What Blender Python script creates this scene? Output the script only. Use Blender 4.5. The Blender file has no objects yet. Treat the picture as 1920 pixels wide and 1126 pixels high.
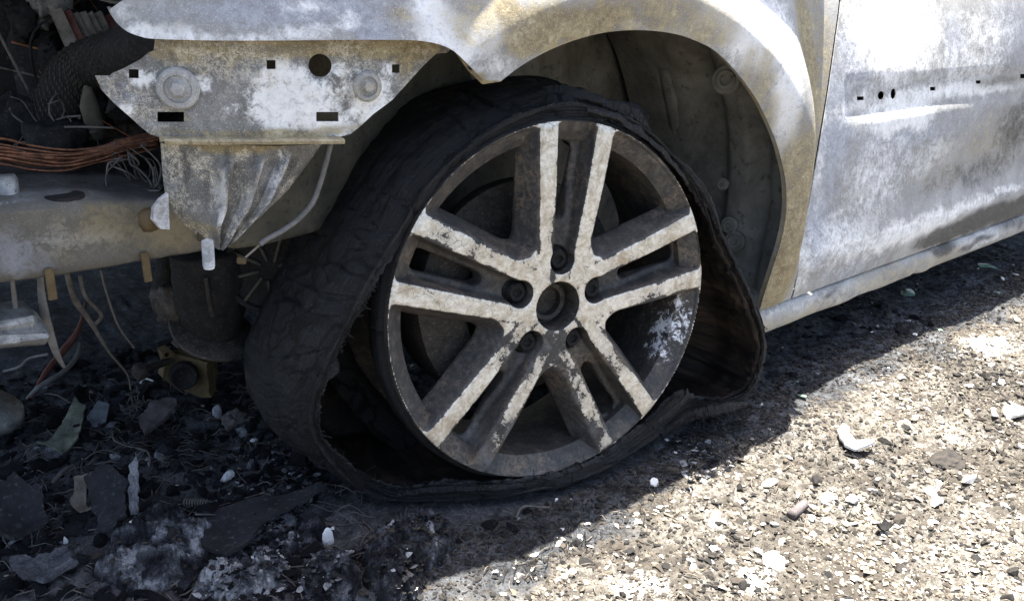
import bpy, math, random
import numpy as np
from mathutils import Matrix, Vector
from mathutils.geometry import delaunay_2d_cdt
rng = np.random.default_rng(7); random.seed(7)
scene = bpy.context.scene; COL = scene.collection

# ------------------------------------------------------------------ camera
FPX = 1617.46
YAW, PITCH, ROLL = 0.703713, 0.363091, -0.027686
CAM = np.array([-0.673184, -0.702079, 0.626284])
fw = np.array([math.sin(YAW)*math.cos(PITCH), math.cos(YAW)*math.cos(PITCH), -math.sin(PITCH)])
rt = np.array([math.cos(YAW), -math.sin(YAW), 0.0]); dn = -np.cross(rt, fw)
cr, sr = math.cos(ROLL), math.sin(ROLL)
MR = np.array([cr*rt+sr*dn, -sr*rt+cr*dn, fw])          # rows: right, down, forward
cd = bpy.data.cameras.new('camera'); cam = bpy.data.objects.new('camera', cd); COL.objects.link(cam)
cam.matrix_world = Matrix(((MR[0][0], -MR[1][0], -MR[2][0], CAM[0]), (MR[0][1], -MR[1][1], -MR[2][1], CAM[1]),
                           (MR[0][2], -MR[1][2], -MR[2][2], CAM[2]), (0, 0, 0, 1)))
cd.sensor_width = 36; cd.lens = 36*FPX/1920; cd.clip_start = 0.02; cd.clip_end = 500
scene.camera = cam
# ------------------------------------------------------------------ light
SUN = np.array([0.10, 0.130, 1.0]); SUN /= np.linalg.norm(SUN)
w = bpy.data.worlds.new('World'); scene.world = w; w.use_nodes = True
sky = w.node_tree.nodes.new('ShaderNodeTexSky'); sky.sky_type = 'NISHITA'; sky.sun_disc = False
sky.dust_density = 3.5; sky.ozone_density = .6; sky.sun_elevation = math.asin(SUN[2]); sky.sun_rotation = math.atan2(SUN[0], SUN[1])
bg = w.node_tree.nodes['Background']; w.node_tree.links.new(sky.outputs[0], bg.inputs[0]); bg.inputs[1].default_value = 0.07
sl = bpy.data.lights.new('sun', 'SUN'); sl.energy = 4.5; sl.angle = math.radians(0.53); sl.color = (1.0, 0.965, 0.90)
so = bpy.data.objects.new('sun', sl); COL.objects.link(so)
so.rotation_euler = Vector(-SUN).to_track_quat('-Z', 'Y').to_euler(); so.location = (0, 0, 5)
scene.view_settings.view_transform = 'Standard'; scene.view_settings.look = 'None'
scene.view_settings.exposure = 2.6; scene.view_settings.gamma = 1.0; scene.view_settings.use_curve_mapping = False

# ------------------------------------------------------------------ helpers
def ray(x, y): return np.array([(x-960)/FPX, (y-563)/FPX, 1.0]) @ MR
def py(x, y, Y): d = ray(x, y); return CAM+d*((Y-CAM[1])/d[1])     # point of the place at depth Y behind the car's flank
def pz(x, y, Z): d = ray(x, y); return CAM+d*((Z-CAM[2])/d[2])     # point of the place at height Z
def px_(x, y, X): d = ray(x, y); return CAM+d*((X-CAM[0])/d[0])
def ps(x, y, f):                                                    # point on the sheet y = f(X, Z)
    d = ray(x, y); lo, hi = 0.2, 4.0
    for _ in range(50):
        m = (lo+hi)/2; P = CAM+d*m
        if P[1] < f(P[0], P[2]): lo = m
        else: hi = m
    return CAM+d*lo

def hsh(ix, iy, iz, seed):
    n = (ix.astype(np.int64)*374761393+iy.astype(np.int64)*668265263+iz.astype(np.int64)*2147483647+seed*974634777) & 0x7fffffff
    n = (n ^ (n >> 13))*1274126177 & 0x7fffffff
    n = (n ^ (n >> 16))*668265263 & 0x7fffffff
    return ((n ^ (n >> 15)) & 0xffff)/65535.0
def vnoise(P, seed=0):
    i = np.floor(P).astype(np.int64); f = P-i; f = f*f*(3-2*f); r = 0
    for a in (0, 1):
        for b in (0, 1):
            for c in (0, 1):
                wt = (f[..., 0] if a else 1-f[..., 0])*(f[..., 1] if b else 1-f[..., 1])*(f[..., 2] if c else 1-f[..., 2])
                r = r+wt*hsh(i[..., 0]+a, i[..., 1]+b, i[..., 2]+c, seed)
    return r
def fbm(P, sc, octv=4, seed=0, gain=.5):
    P = np.asarray(P, float)*sc; r = 0; a = 1; t = 0
    for o in range(octv):
        r = r+a*vnoise(P+o*17.3, seed+o); t += a; a *= gain; P = P*2.03
    return r/t*2-1
def sstep(a, b, x): t = np.clip((x-a)/(b-a), 0, 1); return t*t*(3-2*t)
def smin(a, b, k): h = np.clip(.5+.5*(b-a)/k, 0, 1); return b+(a-b)*h-k*h*(1-h)
def smax(a, b, k): return -smin(-a, -b, k)

def tag(o, label=None, cat=None, group=None, kind=None):
    if label: o['label'] = label
    if cat: o['category'] = cat
    if group: o['group'] = group
    if kind: o['kind'] = kind
    return o
def mesh_np(name, V, faces, attrs=None, smooth=True, sharp=None, mats=(), midx=None):
    me = bpy.data.meshes.new(name); V = np.asarray(V, np.float32)
    faces = [np.asarray(f, np.int32) for f in faces if len(f)]
    nl = sum(f.size for f in faces); npoly = sum(len(f) for f in faces)
    me.vertices.add(len(V)); me.vertices.foreach_set('co', V.ravel())
    me.loops.add(nl); me.polygons.add(npoly)
    me.loops.foreach_set('vertex_index', np.concatenate([f.ravel() for f in faces]))
    tot = np.concatenate([np.full(len(f), f.shape[1], np.int32) for f in faces])
    me.polygons.foreach_set('loop_start', np.concatenate([[0], np.cumsum(tot)[:-1]]).astype(np.int32))
    me.update(calc_edges=True); me.validate()
    me.polygons.foreach_set('use_smooth', np.full(len(me.polygons), smooth))
    for m in mats: me.materials.append(m)
    if midx is not None and len(midx) == len(me.polygons): me.polygons.foreach_set('material_index', np.asarray(midx, np.int32))
    for k, a in (attrs or {}).items():
        at = me.attributes.new(k, 'FLOAT', 'POINT'); at.data.foreach_set('value', np.asarray(a, np.float32))
    if sharp: me.set_sharp_from_angle(angle=math.radians(sharp))
    me.update(); return me
def obj(name, me, parent=None, loc=None):
    o = bpy.data.objects.new(name, me); COL.objects.link(o)
    if parent: o.parent = parent
    if loc is not None: o.location = loc
    return o
def mk(name, V, faces, mat, parent=None, loc=None, **kw):
    return obj(name, mesh_np(name, V, faces, mats=mat if isinstance(mat, (list, tuple)) else [mat], **kw), parent, loc)
def thing(name, label, cat, loc=(0, 0, 0), group=None):
    o = bpy.data.objects.new(name, None); COL.objects.link(o); o.location = loc; o.empty_display_size = .05
    return tag(o, label, cat, group)

def catmull(P, n, closed=False):
    P = np.asarray(P, float); N = len(P); m = N if closed else N-1
    t = np.linspace(0, m, n, endpoint=not closed); i = np.minimum(t.astype(int), m-1); f = (t-i)[:, None]
    g = (lambda k: P[k % N]) if closed else (lambda k: P[np.clip(k, 0, N-1)])
    a, b, c, d = g(i-1), g(i), g(i+1), g(i+2)
    return .5*(2*b+(c-a)*f+(2*a-5*b+4*c-d)*f**2+(3*b-a-3*c+d)*f**3)
def tube_arr(P, r, sides=8, n=None, jit=0, flat=1.0):
    P = np.asarray(P, float)
    if n: P = catmull(P, n)
    N = len(P); r = np.interp(np.linspace(0, 1, N), np.linspace(0, 1, np.size(r)), np.atleast_1d(r))
    T = np.gradient(P, axis=0); T /= np.linalg.norm(T, axis=1)[:, None]+1e-9
    up = np.array([0.31, .2, .93]); A = np.cross(T, up); A /= np.linalg.norm(A, axis=1)[:, None]+1e-9; B = np.cross(A, T)
    th = np.linspace(0, 2*np.pi, sides, endpoint=False)
    rr = r[:, None]*(1+jit*(rng.random((N, sides))-.5)) if jit else r[:, None]*np.ones((1, sides))
    V = P[:, None]+A[:, None]*(rr*np.cos(th))[..., None]+B[:, None]*(rr*np.sin(th)*flat)[..., None]
    i = np.arange(N-1)[:, None]*sides; j = np.arange(sides); k = (j+1) % sides
    F = np.stack([i+j, i+k, i+sides+k, i+sides+j], -1).reshape(-1, 4)
    V = np.concatenate([V.reshape(-1, 3), P[:1], P[-1:]])
    c0, c1 = N*sides, N*sides+1
    T3 = np.concatenate([np.stack([np.full(sides, c0), k, j], -1), np.stack([np.full(sides, c1), (N-1)*sides+j, (N-1)*sides+k], -1)])
    return V, F, T3
def join(parts):
    V = []; Q = []; T = []; o = 0
    for v, q, t in parts:
        V.append(v)
        if len(q): Q.append(np.asarray(q)+o)
        if len(t): T.append(np.asarray(t)+o)
        o += len(v)
    return np.concatenate(V), np.concatenate(Q) if Q else np.zeros((0, 4), int), np.concatenate(T) if T else np.zeros((0, 3), int)
def tube(name, P, r, mat, parent=None, sides=8, n=None, **kw):
    V, F, T = tube_arr(P, r, sides, n, kw.pop('jit', 0), kw.pop('flat', 1.0)); return mk(name, V, [F, T], mat, parent, **kw)
def lathe_arr(prof, n=64, closed=False):                       # profile of (radius, height) about local Z
    prof = np.asarray(prof, float); m = len(prof); th = np.linspace(0, 2*np.pi, n, endpoint=False)
    V = np.stack([prof[:, 0][:, None]*np.cos(th), prof[:, 0][:, None]*np.sin(th), prof[:, 1][:, None]+0*th], -1).reshape(-1, 3)
    M = m if closed else m-1
    i = np.arange(M)[:, None]; ii = (i+1) % m; j = np.arange(n); k = (j+1) % n
    return V, np.stack([i*n+j, i*n+k, ii*n+k, ii*n+j], -1).reshape(-1, 4), np.zeros((0, 3), int)
def xform(V, loc=(0, 0, 0), z=(0, 0, 1), x=(1, 0, 0)):        # local Z along z
    z = np.asarray(z, float); z = z/np.linalg.norm(z); x = np.asarray(x, float); x = x-z*(x@z)
    if np.linalg.norm(x) < 1e-4: x = np.array([0, 1., .1]); x = x-z*(x@z)
    x = x/np.linalg.norm(x); y = np.cross(z, x)
    return V@np.array([x, y, z])+np.asarray(loc)
def box_arr(s, bev=.12, jit=0):                                # chamfered box of size s centred at 0
    s = np.asarray(s, float)/2; b = bev*s.min(); V = []; 
    for sx in (-1, 1):
        for sy in (-1, 1):
            for sz in (-1, 1):
                c = np.array([sx, sy, sz])
                for a in range(3):
                    o = np.full(3, b); o[a] = 0; V.append(c*(s-o))
    V = np.array(V)
    from_idx = lambda c, a: c*3+a
    Q = []; T = []
    for a in range(3):
        for sgn in (0, 1):
            bs = [k for k in range(8) if ((k >> (2-a)) & 1) == sgn]
            o1, o2 = [q for q in range(3) if q != a]
            cs = sorted(bs, key=lambda k: math.atan2(((k >> (2-o2)) & 1)-.5, ((k >> (2-o1)) & 1)-.5))
            Q.append([from_idx(k, a) for k in cs])
            for q in range(4):
                pass
    for k in range(8): T.append([k*3, k*3+1, k*3+2])
    for a in range(3):                                          # edges along axis a
        o1, o2 = [q for q in range(3) if q != a]
        for k in range(8):
            if (k >> (2-a)) & 1: continue
            k2 = k | (1 << (2-a)); Q.append([k*3+o1, k2*3+o1, k2*3+o2, k*3+o2])
    if jit: V = V+(rng.random(V.shape)-.5)*jit
    return V, np.array(Q), np.array(T)
def box(name, s, loc, mat, parent=None, z=(0, 0, 1), x=(1, 0, 0), bev=.12, jit=0):
    V, Q, T = box_arr(s, bev, jit); V = xform(V, loc, z, x); o = mk(name, V, [Q, T], mat, parent, smooth=False)
    return fixn(o)
def fixn(o):
    import bmesh
    bm = bmesh.new(); bm.from_mesh(o.data); bmesh.ops.recalc_face_normals(bm, faces=bm.faces); bm.to_mesh(o.data); bm.free(); return o

def inpoly(P, poly):
    x, y = P[:, 0], P[:, 1]; c = np.zeros(len(P), bool); n = len(poly); j = n-1
    for i in range(n):
        xi, yi = poly[i]; xj, yj = poly[j]
        if yi != yj: c ^= ((yi > y) != (yj > y)) & (x < (xj-xi)*(y-yi)/(yj-yi)+xi)
        j = i
    return c
def resample(poly, step):
    out = []; n = len(poly)
    for i in range(n):
        a, b = np.array(poly[i]), np.array(poly[(i+1) % n]); k = max(1, int(round(np.linalg.norm(b-a)/step)))
        for t in range(k): out.append(a+(b-a)*t/k)
    return np.array(out)
def sheet_arr(poly, holes, f, step, thick, hstep=None):
    """solid sheet of metal: outline and holes in (X, Z), front face y = f(X, Z), thickness inwards"""
    loops = [resample(poly, step)]+[resample(h, hstep or step*.6) for h in holes]
    B = np.concatenate(loops); lo, hi = loops[0].min(0), loops[0].max(0)
    gx, gz = np.meshgrid(np.arange(lo[0], hi[0], step), np.arange(lo[1], hi[1], step)); G = np.stack([gx.ravel(), gz.ravel()], -1)
    G = G+(rng.random(G.shape)-.5)*step*.3
    ok = inpoly(G, loops[0])
    for h in loops[1:]: ok &= ~inpoly(G, h)
    G = G[ok]
    d = np.full(len(G), 9.)
    for s in range(0, len(B), 200): d = np.minimum(d, np.sqrt(((G[:, None]-B[None, s:s+200])**2).sum(-1)).min(1))
    G = G[d > step*.45]
    P = np.concatenate([B, G]); ed = []; o = 0
    for l in loops: n = len(l); ed += [(o+i, o+(i+1) % n) for i in range(n)]; o += n
    vo, eo, fo, *_ = delaunay_2d_cdt([Vector(p) for p in P], ed, [], 0, 1e-6)
    V2 = np.array([tuple(v) for v in vo]); F = np.array([t for t in fo if len(t) == 3]); c = V2[F].mean(1)
    ok = inpoly(c, loops[0])
    for h in loops[1:]: ok &= ~inpoly(c, h)
    F = F[ok]; X, Z = V2[:, 0], V2[:, 1]; Y = f(X, Z); e = 1e-4
    N = np.stack([(f(X+e, Z)-f(X-e, Z))/(2*e), -np.ones(len(X)), (f(X, Z+e)-f(X, Z-e))/(2*e)], -1); N /= np.linalg.norm(N, axis=1)[:, None]
    A = np.stack([X, Y, Z], -1)
    t = A[F]; nn = np.cross(t[:, 1]-t[:, 0], t[:, 2]-t[:, 0]); flip = (nn[:, 1] > 0); F[flip] = F[flip][:, ::-1]
    n = len(A); Bk = A-N*thick
    E = np.concatenate([F[:, [0, 1]], F[:, [1, 2]], F[:, [2, 0]]]); key = {}
    S = set(map(tuple, E)); bd = np.array([(a, b) for a, b in S if (b, a) not in S])
    Q = np.stack([bd[:, 1], bd[:, 0], bd[:, 0]+n, bd[:, 1]+n], -1)
    return np.concatenate([A, Bk]), Q, np.concatenate([F, F[:, ::-1]+n])
def blobs(V, lst, warp=.02, seed=3, sc=14):
    """soft mask from spots (x, z, rx, rz, value) on a sheet, ragged by noise"""
    X = V[:, 0]+warp*fbm(V, sc, 4, seed); Z = V[:, 2]+warp*fbm(V, sc, 4, seed+9); r = np.zeros(len(V))
    for x, z, rx, rz, v in lst: r = np.maximum(r, v*np.exp(-(((X-x)/rx)**2+((Z-z)/rz)**2)**1.5))
    return r
def pxblobs(lst, f):
    out = []
    for x, y, rx, ry, v in lst:
        c = ps(x, y, f); a = ps(x+rx, y, f); b = ps(x, y+ry, f)
        out.append((c[0], c[2], max(.006, abs(a[0]-c[0])), max(.006, abs(b[2]-c[2])), v))
    return out
def circ(cx, cz, rx, rz=None, n=20, a0=0): rz = rz or rx; return [(cx+rx*math.cos(a0+2*math.pi*i/n), cz+rz*math.sin(a0+2*math.pi*i/n)) for i in range(n)]
def rect_px(x0, y0, x1, y1, f): return [tuple(ps(x, y, f)[[0, 2]]) for x, y in ((x0, y0), (x1, y0), (x1, y1), (x0, y1))]
def xz(pts, f): return [tuple(ps(x, y, f)[[0, 2]]) for x, y in pts]

def surface_nets(v, org, h):
    s = v < 0; c = tuple(n-1 for n in v.shape); acc = np.zeros(c+(3,), np.float32); cnt = np.zeros(c, np.float32)
    for ax in range(3):
        oth = [a for a in range(3) if a != ax]
        for p in (0, 1):
            for q in (0, 1):
                s0 = [slice(0, n-1) for n in v.shape]
                for a, val in zip(oth, (p, q)): s0[a] = slice(val, v.shape[a]-1+val)
                s1 = list(s0); s1[ax] = slice(1, v.shape[ax]); s0, s1 = tuple(s0), tuple(s1)
                cr_ = s[s0] != s[s1]; A = v[s0]; t = np.where(cr_, A/np.where(cr_, A-v[s1], 1), 0)
                acc[..., ax] += t*cr_
                for a, val in zip(oth, (p, q)): acc[..., a] += val*cr_
                cnt += cr_
    m = cnt > 0; idx = np.full(c, -1, np.int64); idx[m] = np.arange(m.sum())
    V = (np.argwhere(m)+acc[m]/cnt[m][:, None])*h+np.asarray(org); Q = []
    for ax in range(3):
        a, b = [(1, 2), (2, 0), (0, 1)][ax]
        s0 = [slice(1, n-1) for n in v.shape]; s0[ax] = slice(0, v.shape[ax]-1); s1 = list(s0); s1[ax] = slice(1, v.shape[ax])
        cr_ = s[tuple(s0)] != s[tuple(s1)]; I = np.argwhere(cr_); off = np.ones(3, int); off[ax] = 0; I = I+off
        sg = s[tuple(s0)][cr_]
        ea = np.zeros(3, int); ea[a] = 1; eb = np.zeros(3, int); eb[b] = 1
        g = lambda J: idx[J[:, 0], J[:, 1], J[:, 2]]
        q = np.stack([g(I-ea-eb), g(I-eb), g(I), g(I-ea)], -1); q[~sg] = q[~sg][:, ::-1]; Q.append(q)
    return V, np.concatenate(Q)

# ------------------------------------------------------------------ materials
class NT:
    def __init__(s, name):
        s.m = bpy.data.materials.new(name); s.m.use_nodes = True; s.t = s.m.node_tree; s.n = s.t.nodes; s.b = s.n['Principled BSDF']
        s.co = s.n.new('ShaderNodeTexCoord').outputs['Object']
    def lk(s, a, b): s.t.links.new(a, b)
    def sock(s, i, v):
        if hasattr(v, 'links'): s.lk(v, i)
        else: i.default_value = v
    def noise(s, scale, detail=4, rough=.6, dist=0, co=None, off=0, out=0):
        n = s.n.new('ShaderNodeTexNoise'); n.inputs['Scale'].default_value = scale; n.inputs['Detail'].default_value = detail
        n.inputs['Roughness'].default_value = rough; n.inputs['Distortion'].default_value = dist
        c = co or s.co
        if off:
            mp = s.n.new('ShaderNodeMapping'); mp.inputs['Location'].default_value = (off, off*1.7, off*.3); s.lk(c, mp.inputs[0]); c = mp.outputs[0]
        s.lk(c, n.inputs['Vector']); return n.outputs[out]
    def vor(s, scale, feat='DISTANCE_TO_EDGE', co=None, out='Distance', rnd=1):
        n = s.n.new('ShaderNodeTexVoronoi'); n.feature = feat; n.inputs['Scale'].default_value = scale; n.inputs['Randomness'].default_value = rnd
        s.lk(co or s.co, n.inputs['Vector']); return n.outputs[out]
    def scale(s, v, co=None):
        mp = s.n.new('ShaderNodeMapping'); mp.inputs['Scale'].default_value = v; s.lk(co or s.co, mp.inputs[0]); return mp.outputs[0]
    def warp(s, amt, sc):
        n = s.noise(sc, 3, .6, out=1); m = s.n.new('ShaderNodeVectorMath'); m.operation = 'MULTIPLY_ADD'
        s.lk(n, m.inputs[0]); m.inputs[1].default_value = (amt,)*3; s.lk(s.co, m.inputs[2]); return m.outputs[0]
    def attr(s, name):
        n = s.n.new('ShaderNodeAttribute'); n.attribute_name = name; return n.outputs['Fac']
    def math(s, op, a, b=0, c=0, clamp=False):
        n = s.n.new('ShaderNodeMath'); n.operation = op; n.use_clamp = clamp; s.sock(n.inputs[0], a); s.sock(n.inputs[1], b)
        if op in ('MULTIPLY_ADD', 'SMOOTH_MIN'): s.sock(n.inputs[2], c)
        return n.outputs[0]
    def step(s, x, a, b, lo=0, hi=1):
        n = s.n.new('ShaderNodeMapRange'); n.interpolation_type = 'SMOOTHSTEP'; s.sock(n.inputs[0], x)
        for i, v in zip((1, 2, 3, 4), (a, b, lo, hi)): s.sock(n.inputs[i], v)
        return n.outputs[0]
    def mix(s, f, a, b, blend='MIX'):
        n = s.n.new('ShaderNodeMix'); n.data_type = 'RGBA'; n.blend_type = blend; s.sock(n.inputs[0], f)
        for i, v in ((6, a), (7, b)):
            if hasattr(v, 'links'): s.lk(v, n.inputs[i])
            else: n.inputs[i].default_value = (*v[:3], 1)
        return n.outputs[2]
    def ramp(s, x, stops):
        n = s.n.new('ShaderNodeValToRGB'); e = n.color_ramp.elements
        while len(e) < len(stops): e.new(.5)
        for k, (p, c) in zip(e, stops): k.position = p; k.color = (*c, 1)
        s.lk(x, n.inputs[0]); return n.outputs[0]
    def bump(s, h, strength=.3, dist=.002, prev=None):
        n = s.n.new('ShaderNodeBump'); n.inputs['Strength'].default_value = strength; n.inputs['Distance'].default_value = dist
        s.lk(h, n.inputs['Height'])
        if prev: s.lk(prev, n.inputs['Normal'])
        return n.outputs[0]
    def out(s, col=None, rough=None, metal=None, nrm=None, spec=None):
        for k, v in (('Base Color', col), ('Roughness', rough), ('Metallic', metal), ('Normal', nrm), ('Specular IOR Level', spec)):
            if v is None: continue
            if hasattr(v, 'links'): s.lk(v, s.b.inputs[k])
            else: s.b.inputs[k].default_value = (*v, 1) if k == 'Base Color' else v
        return s.m

def mat_steel(name='burnt_steel', lace=0.0, base=((.20, .195, .185), (.295, .288, .275), (.375, .368, .352), (.49, .483, .465)), soft=.34, kw=2.2, mott=.22, spkw=.42):
    m = NT(name)
    big = m.noise(9, 8, .68, .8); med = m.noise(42, 8, .72, .6, off=3); fine = m.noise(300, 6, .78, off=7); spk = m.noise(800, 3, .7, off=1); mot = m.noise(120, 6, .75, .8, off=11)
    tex = m.math('ADD', m.math('MULTIPLY', med, .45), m.math('ADD', m.math('MULTIPLY', mot, .35), m.math('MULTIPLY', fine, .2)))
    col = m.ramp(m.math('ADD', m.math('MULTIPLY', big, .5), m.math('MULTIPLY', tex, .5)), [(.34, base[0]), (.48, base[1]), (.56, base[2]), (.68, base[3])])
    def patch(at, soft, k=2.6):
        return m.step(m.math('ADD', m.attr(at), m.math('MULTIPLY', m.math('SUBTRACT', tex, .5), k)), .5-soft, .5+soft)
    col = m.mix(m.math('MULTIPLY', patch('blue', .3), .6), col, m.ramp(tex, [(.36, (.20, .215, .26)), (.5, (.35, .37, .43)), (.64, (.56, .58, .63))]))
    col = m.mix(patch('white', soft, kw), col, m.ramp(tex, [(.34, (.48, .47, .45)), (.5, (.74, .732, .715)), (.62, (.87, .863, .845))]))
    col = m.mix(m.math('MULTIPLY', patch('ochre', .30), .85), col, m.ramp(tex, [(.36, (.11, .075, .03)), (.47, (.22, .165, .075)), (.55, (.34, .275, .14)), (.66, (.56, .49, .32))]))
    if lace:
        cr2 = m.math('MINIMUM', m.vor(150, co=m.warp(.022, 130)), m.math('ADD', m.vor(330, co=m.warp(.012, 260)), .02)); ln = m.step(cr2, .02, .13, 1, 0)
        msk = m.math('MULTIPLY', m.step(m.noise(22, 5, .7, off=5), .48, .58), m.step(m.noise(120, 4, .7, off=8), .38, .52))
        col = m.mix(m.math('MULTIPLY', m.math('MULTIPLY', ln, msk), lace), col, (.70, .63, .50))
        cell = m.math('MULTIPLY', m.step(cr2, .14, .3), msk); col = m.mix(m.math('MULTIPLY', cell, .5*lace), col, (.10, .095, .09))
    col = m.mix(m.math('MULTIPLY', patch('soot_shade', .25, 2.2), .92), col, m.ramp(tex, [(.4, (.018, .017, .016)), (.62, (.085, .08, .075))]))
    col = m.mix(m.math('MULTIPLY', m.step(fine, .57, .68), .45), col, (.12, .11, .09))
    col = m.mix(m.math('MULTIPLY', m.step(spk, .57, .66), spkw), col, (.80, .79, .77))
    col = m.mix(m.step(mot, .36, .50, mott, 0), col, m.mix(.5, col, (.05, .047, .04)))
    h = m.math('ADD', m.math('MULTIPLY', fine, .7), m.math('ADD', m.math('MULTIPLY', med, .8), m.math('MULTIPLY', mot, .8)))
    return m.out(col, m.step(med, .3, .7, .55, .82), .1, m.bump(h, .5, .0016), .3)
def mat_simple(name, c0, c1, sc=40, rough=.7, metal=0, bump=.3, spec=.3, dist=.002, c2=None, sc2=300):
    m = NT(name); n = m.noise(sc, 6, .7, .3); f = m.noise(sc2, 4, .7, off=4)
    col = m.ramp(n, [(.32, c0), (.68, c1)])
    if c2: col = m.mix(m.step(f, .55, .68), col, c2)
    return m.out(col, rough, metal, m.bump(m.math('ADD', n, m.math('MULTIPLY', f, .5)), bump, dist), spec)
STEEL = mat_steel(); BEAM = mat_steel('scorched_shaded_beam', 0, ((.06, .056, .048), (.115, .107, .090), (.165, .152, .125), (.25, .235, .20)), .3, 2.2, .2, .10); LACE2 = mat_steel('burnt_steel_fluted', .8, ((.075, .07, .065), (.15, .145, .135), (.22, .215, .205), (.38, .375, .37)), .22, 2.8, .45)
LACE = mat_steel('burnt_steel_crazed', .5, ((.075, .07, .065), (.15, .145, .135), (.22, .215, .205), (.38, .375, .37)), .22, 2.8, .42)
CHAR = mat_simple('charred', (.004, .0035, .0035), (.017, .0155, .0155), 60, .85, c2=(.042, .040, .040), bump=.6)
DARKPL = mat_simple('charred_shell', (.008, .008, .009), (.026, .026, .030), 22, .8, bump=.7, c2=(.06, .06, .064), sc2=160)
IRON = mat_simple('sooty_iron', (.02, .018, .016), (.07, .062, .054), 50, .6, .4, bump=.4, c2=(.13, .11, .09))
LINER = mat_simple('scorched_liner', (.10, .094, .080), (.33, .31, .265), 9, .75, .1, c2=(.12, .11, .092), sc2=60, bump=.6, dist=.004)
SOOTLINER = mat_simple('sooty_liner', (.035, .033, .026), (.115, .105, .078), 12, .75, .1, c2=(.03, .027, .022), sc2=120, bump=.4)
COPPER = mat_simple('bare_copper', (.05, .024, .016), (.36, .16, .09), 70, .5, .4, bump=.4, c2=(.03, .022, .018))
WIRE = mat_simple('burnt_wire', (.05, .045, .04), (.16, .145, .13), 80, .7, bump=.4)
STRAP = mat_simple('grey_strap', (.10, .095, .09), (.20, .19, .18), 60, .7)
BRAID = mat_simple('burnt_braid', (.03, .026, .02), (.085, .075, .058), 80, .7)
REDSTRAP = mat_simple('reddish_strap', (.10, .03, .022), (.17, .075, .06), 60, .7)
OCHRE = mat_simple('rust_yellow', (.045, .031, .015), (.145, .104, .05), 40, .7, .1, c2=(.09, .06, .03))
ALUM = mat_simple('melted_alloy', (.12, .12, .115), (.40, .395, .375), 60, .5, .4, c2=(.10, .095, .09))
PLEAT = mat_simple('scorched_pleat', (.07, .058, .045), (.24, .205, .165), 50, .8)
MELT = mat_simple('melted_plastic', (.04, .038, .034), (.20, .19, .17), 50, .6, c2=(.03, .03, .03))
SHELL = mat_simple('greenish_shell', (.04, .044, .034), (.17, .185, .14), 45, .6, c2=(.03, .03, .025))
BLUECHIP = mat_simple('blue_grey_chip', (.08, .09, .10), (.21, .225, .24), 60, .4)
BROWNPL = mat_simple('brown_grey_scale', (.06, .05, .05), (.14, .12, .115), 70, .8, bump=.5)
WHITECHIP = mat_simple('white_chip', (.48, .48, .48), (.82, .81, .78), 80, .7, bump=.4)
GLASSY = mat_simple('green_glass_bit', (.10, .16, .12), (.24, .34, .26), 60, .25, spec=.5)
def mat_ash():
    m = NT('flaky_ash'); a = m.noise(45, 8, .8, 1.2); b = m.noise(420, 6, .85, .6, off=2); t = m.attr('tone')
    x = m.math('ADD', m.math('MULTIPLY', a, .55), m.math('ADD', m.math('MULTIPLY', b, .45), m.math('MULTIPLY', m.math('SUBTRACT', t, .5), .5)))
    col = m.ramp(x, [(.30, (.008, .008, .010)), (.44, (.038, .039, .047)), (.56, (.13, .135, .15)), (.74, (.62, .62, .64))])
    return m.out(col, .9, 0, m.bump(m.math('ADD', a, b), .9, .006), .15)
ASH = mat_ash()
def mat_tone(name, stops, rough=.85):
    m = NT(name); t = m.attr('tone'); n = m.noise(160, 5, .7); x = m.math('ADD', t, m.math('MULTIPLY', m.math('SUBTRACT', n, .5), .35))
    return m.out(m.ramp(x, stops), rough, 0, m.bump(n, .5, .002), .25)
CRUMB = mat_tone('soil_crumb', [(.08, (.016, .015, .014)), (.36, (.075, .062, .048)), (.6, (.23, .195, .145)), (.85, (.46, .415, .34)), (1, (.70, .67, .61))])
STONE = mat_tone('pale_stone', [(.1, (.24, .21, .17)), (.5, (.50, .46, .40)), (.9, (.76, .73, .68))])
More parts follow.
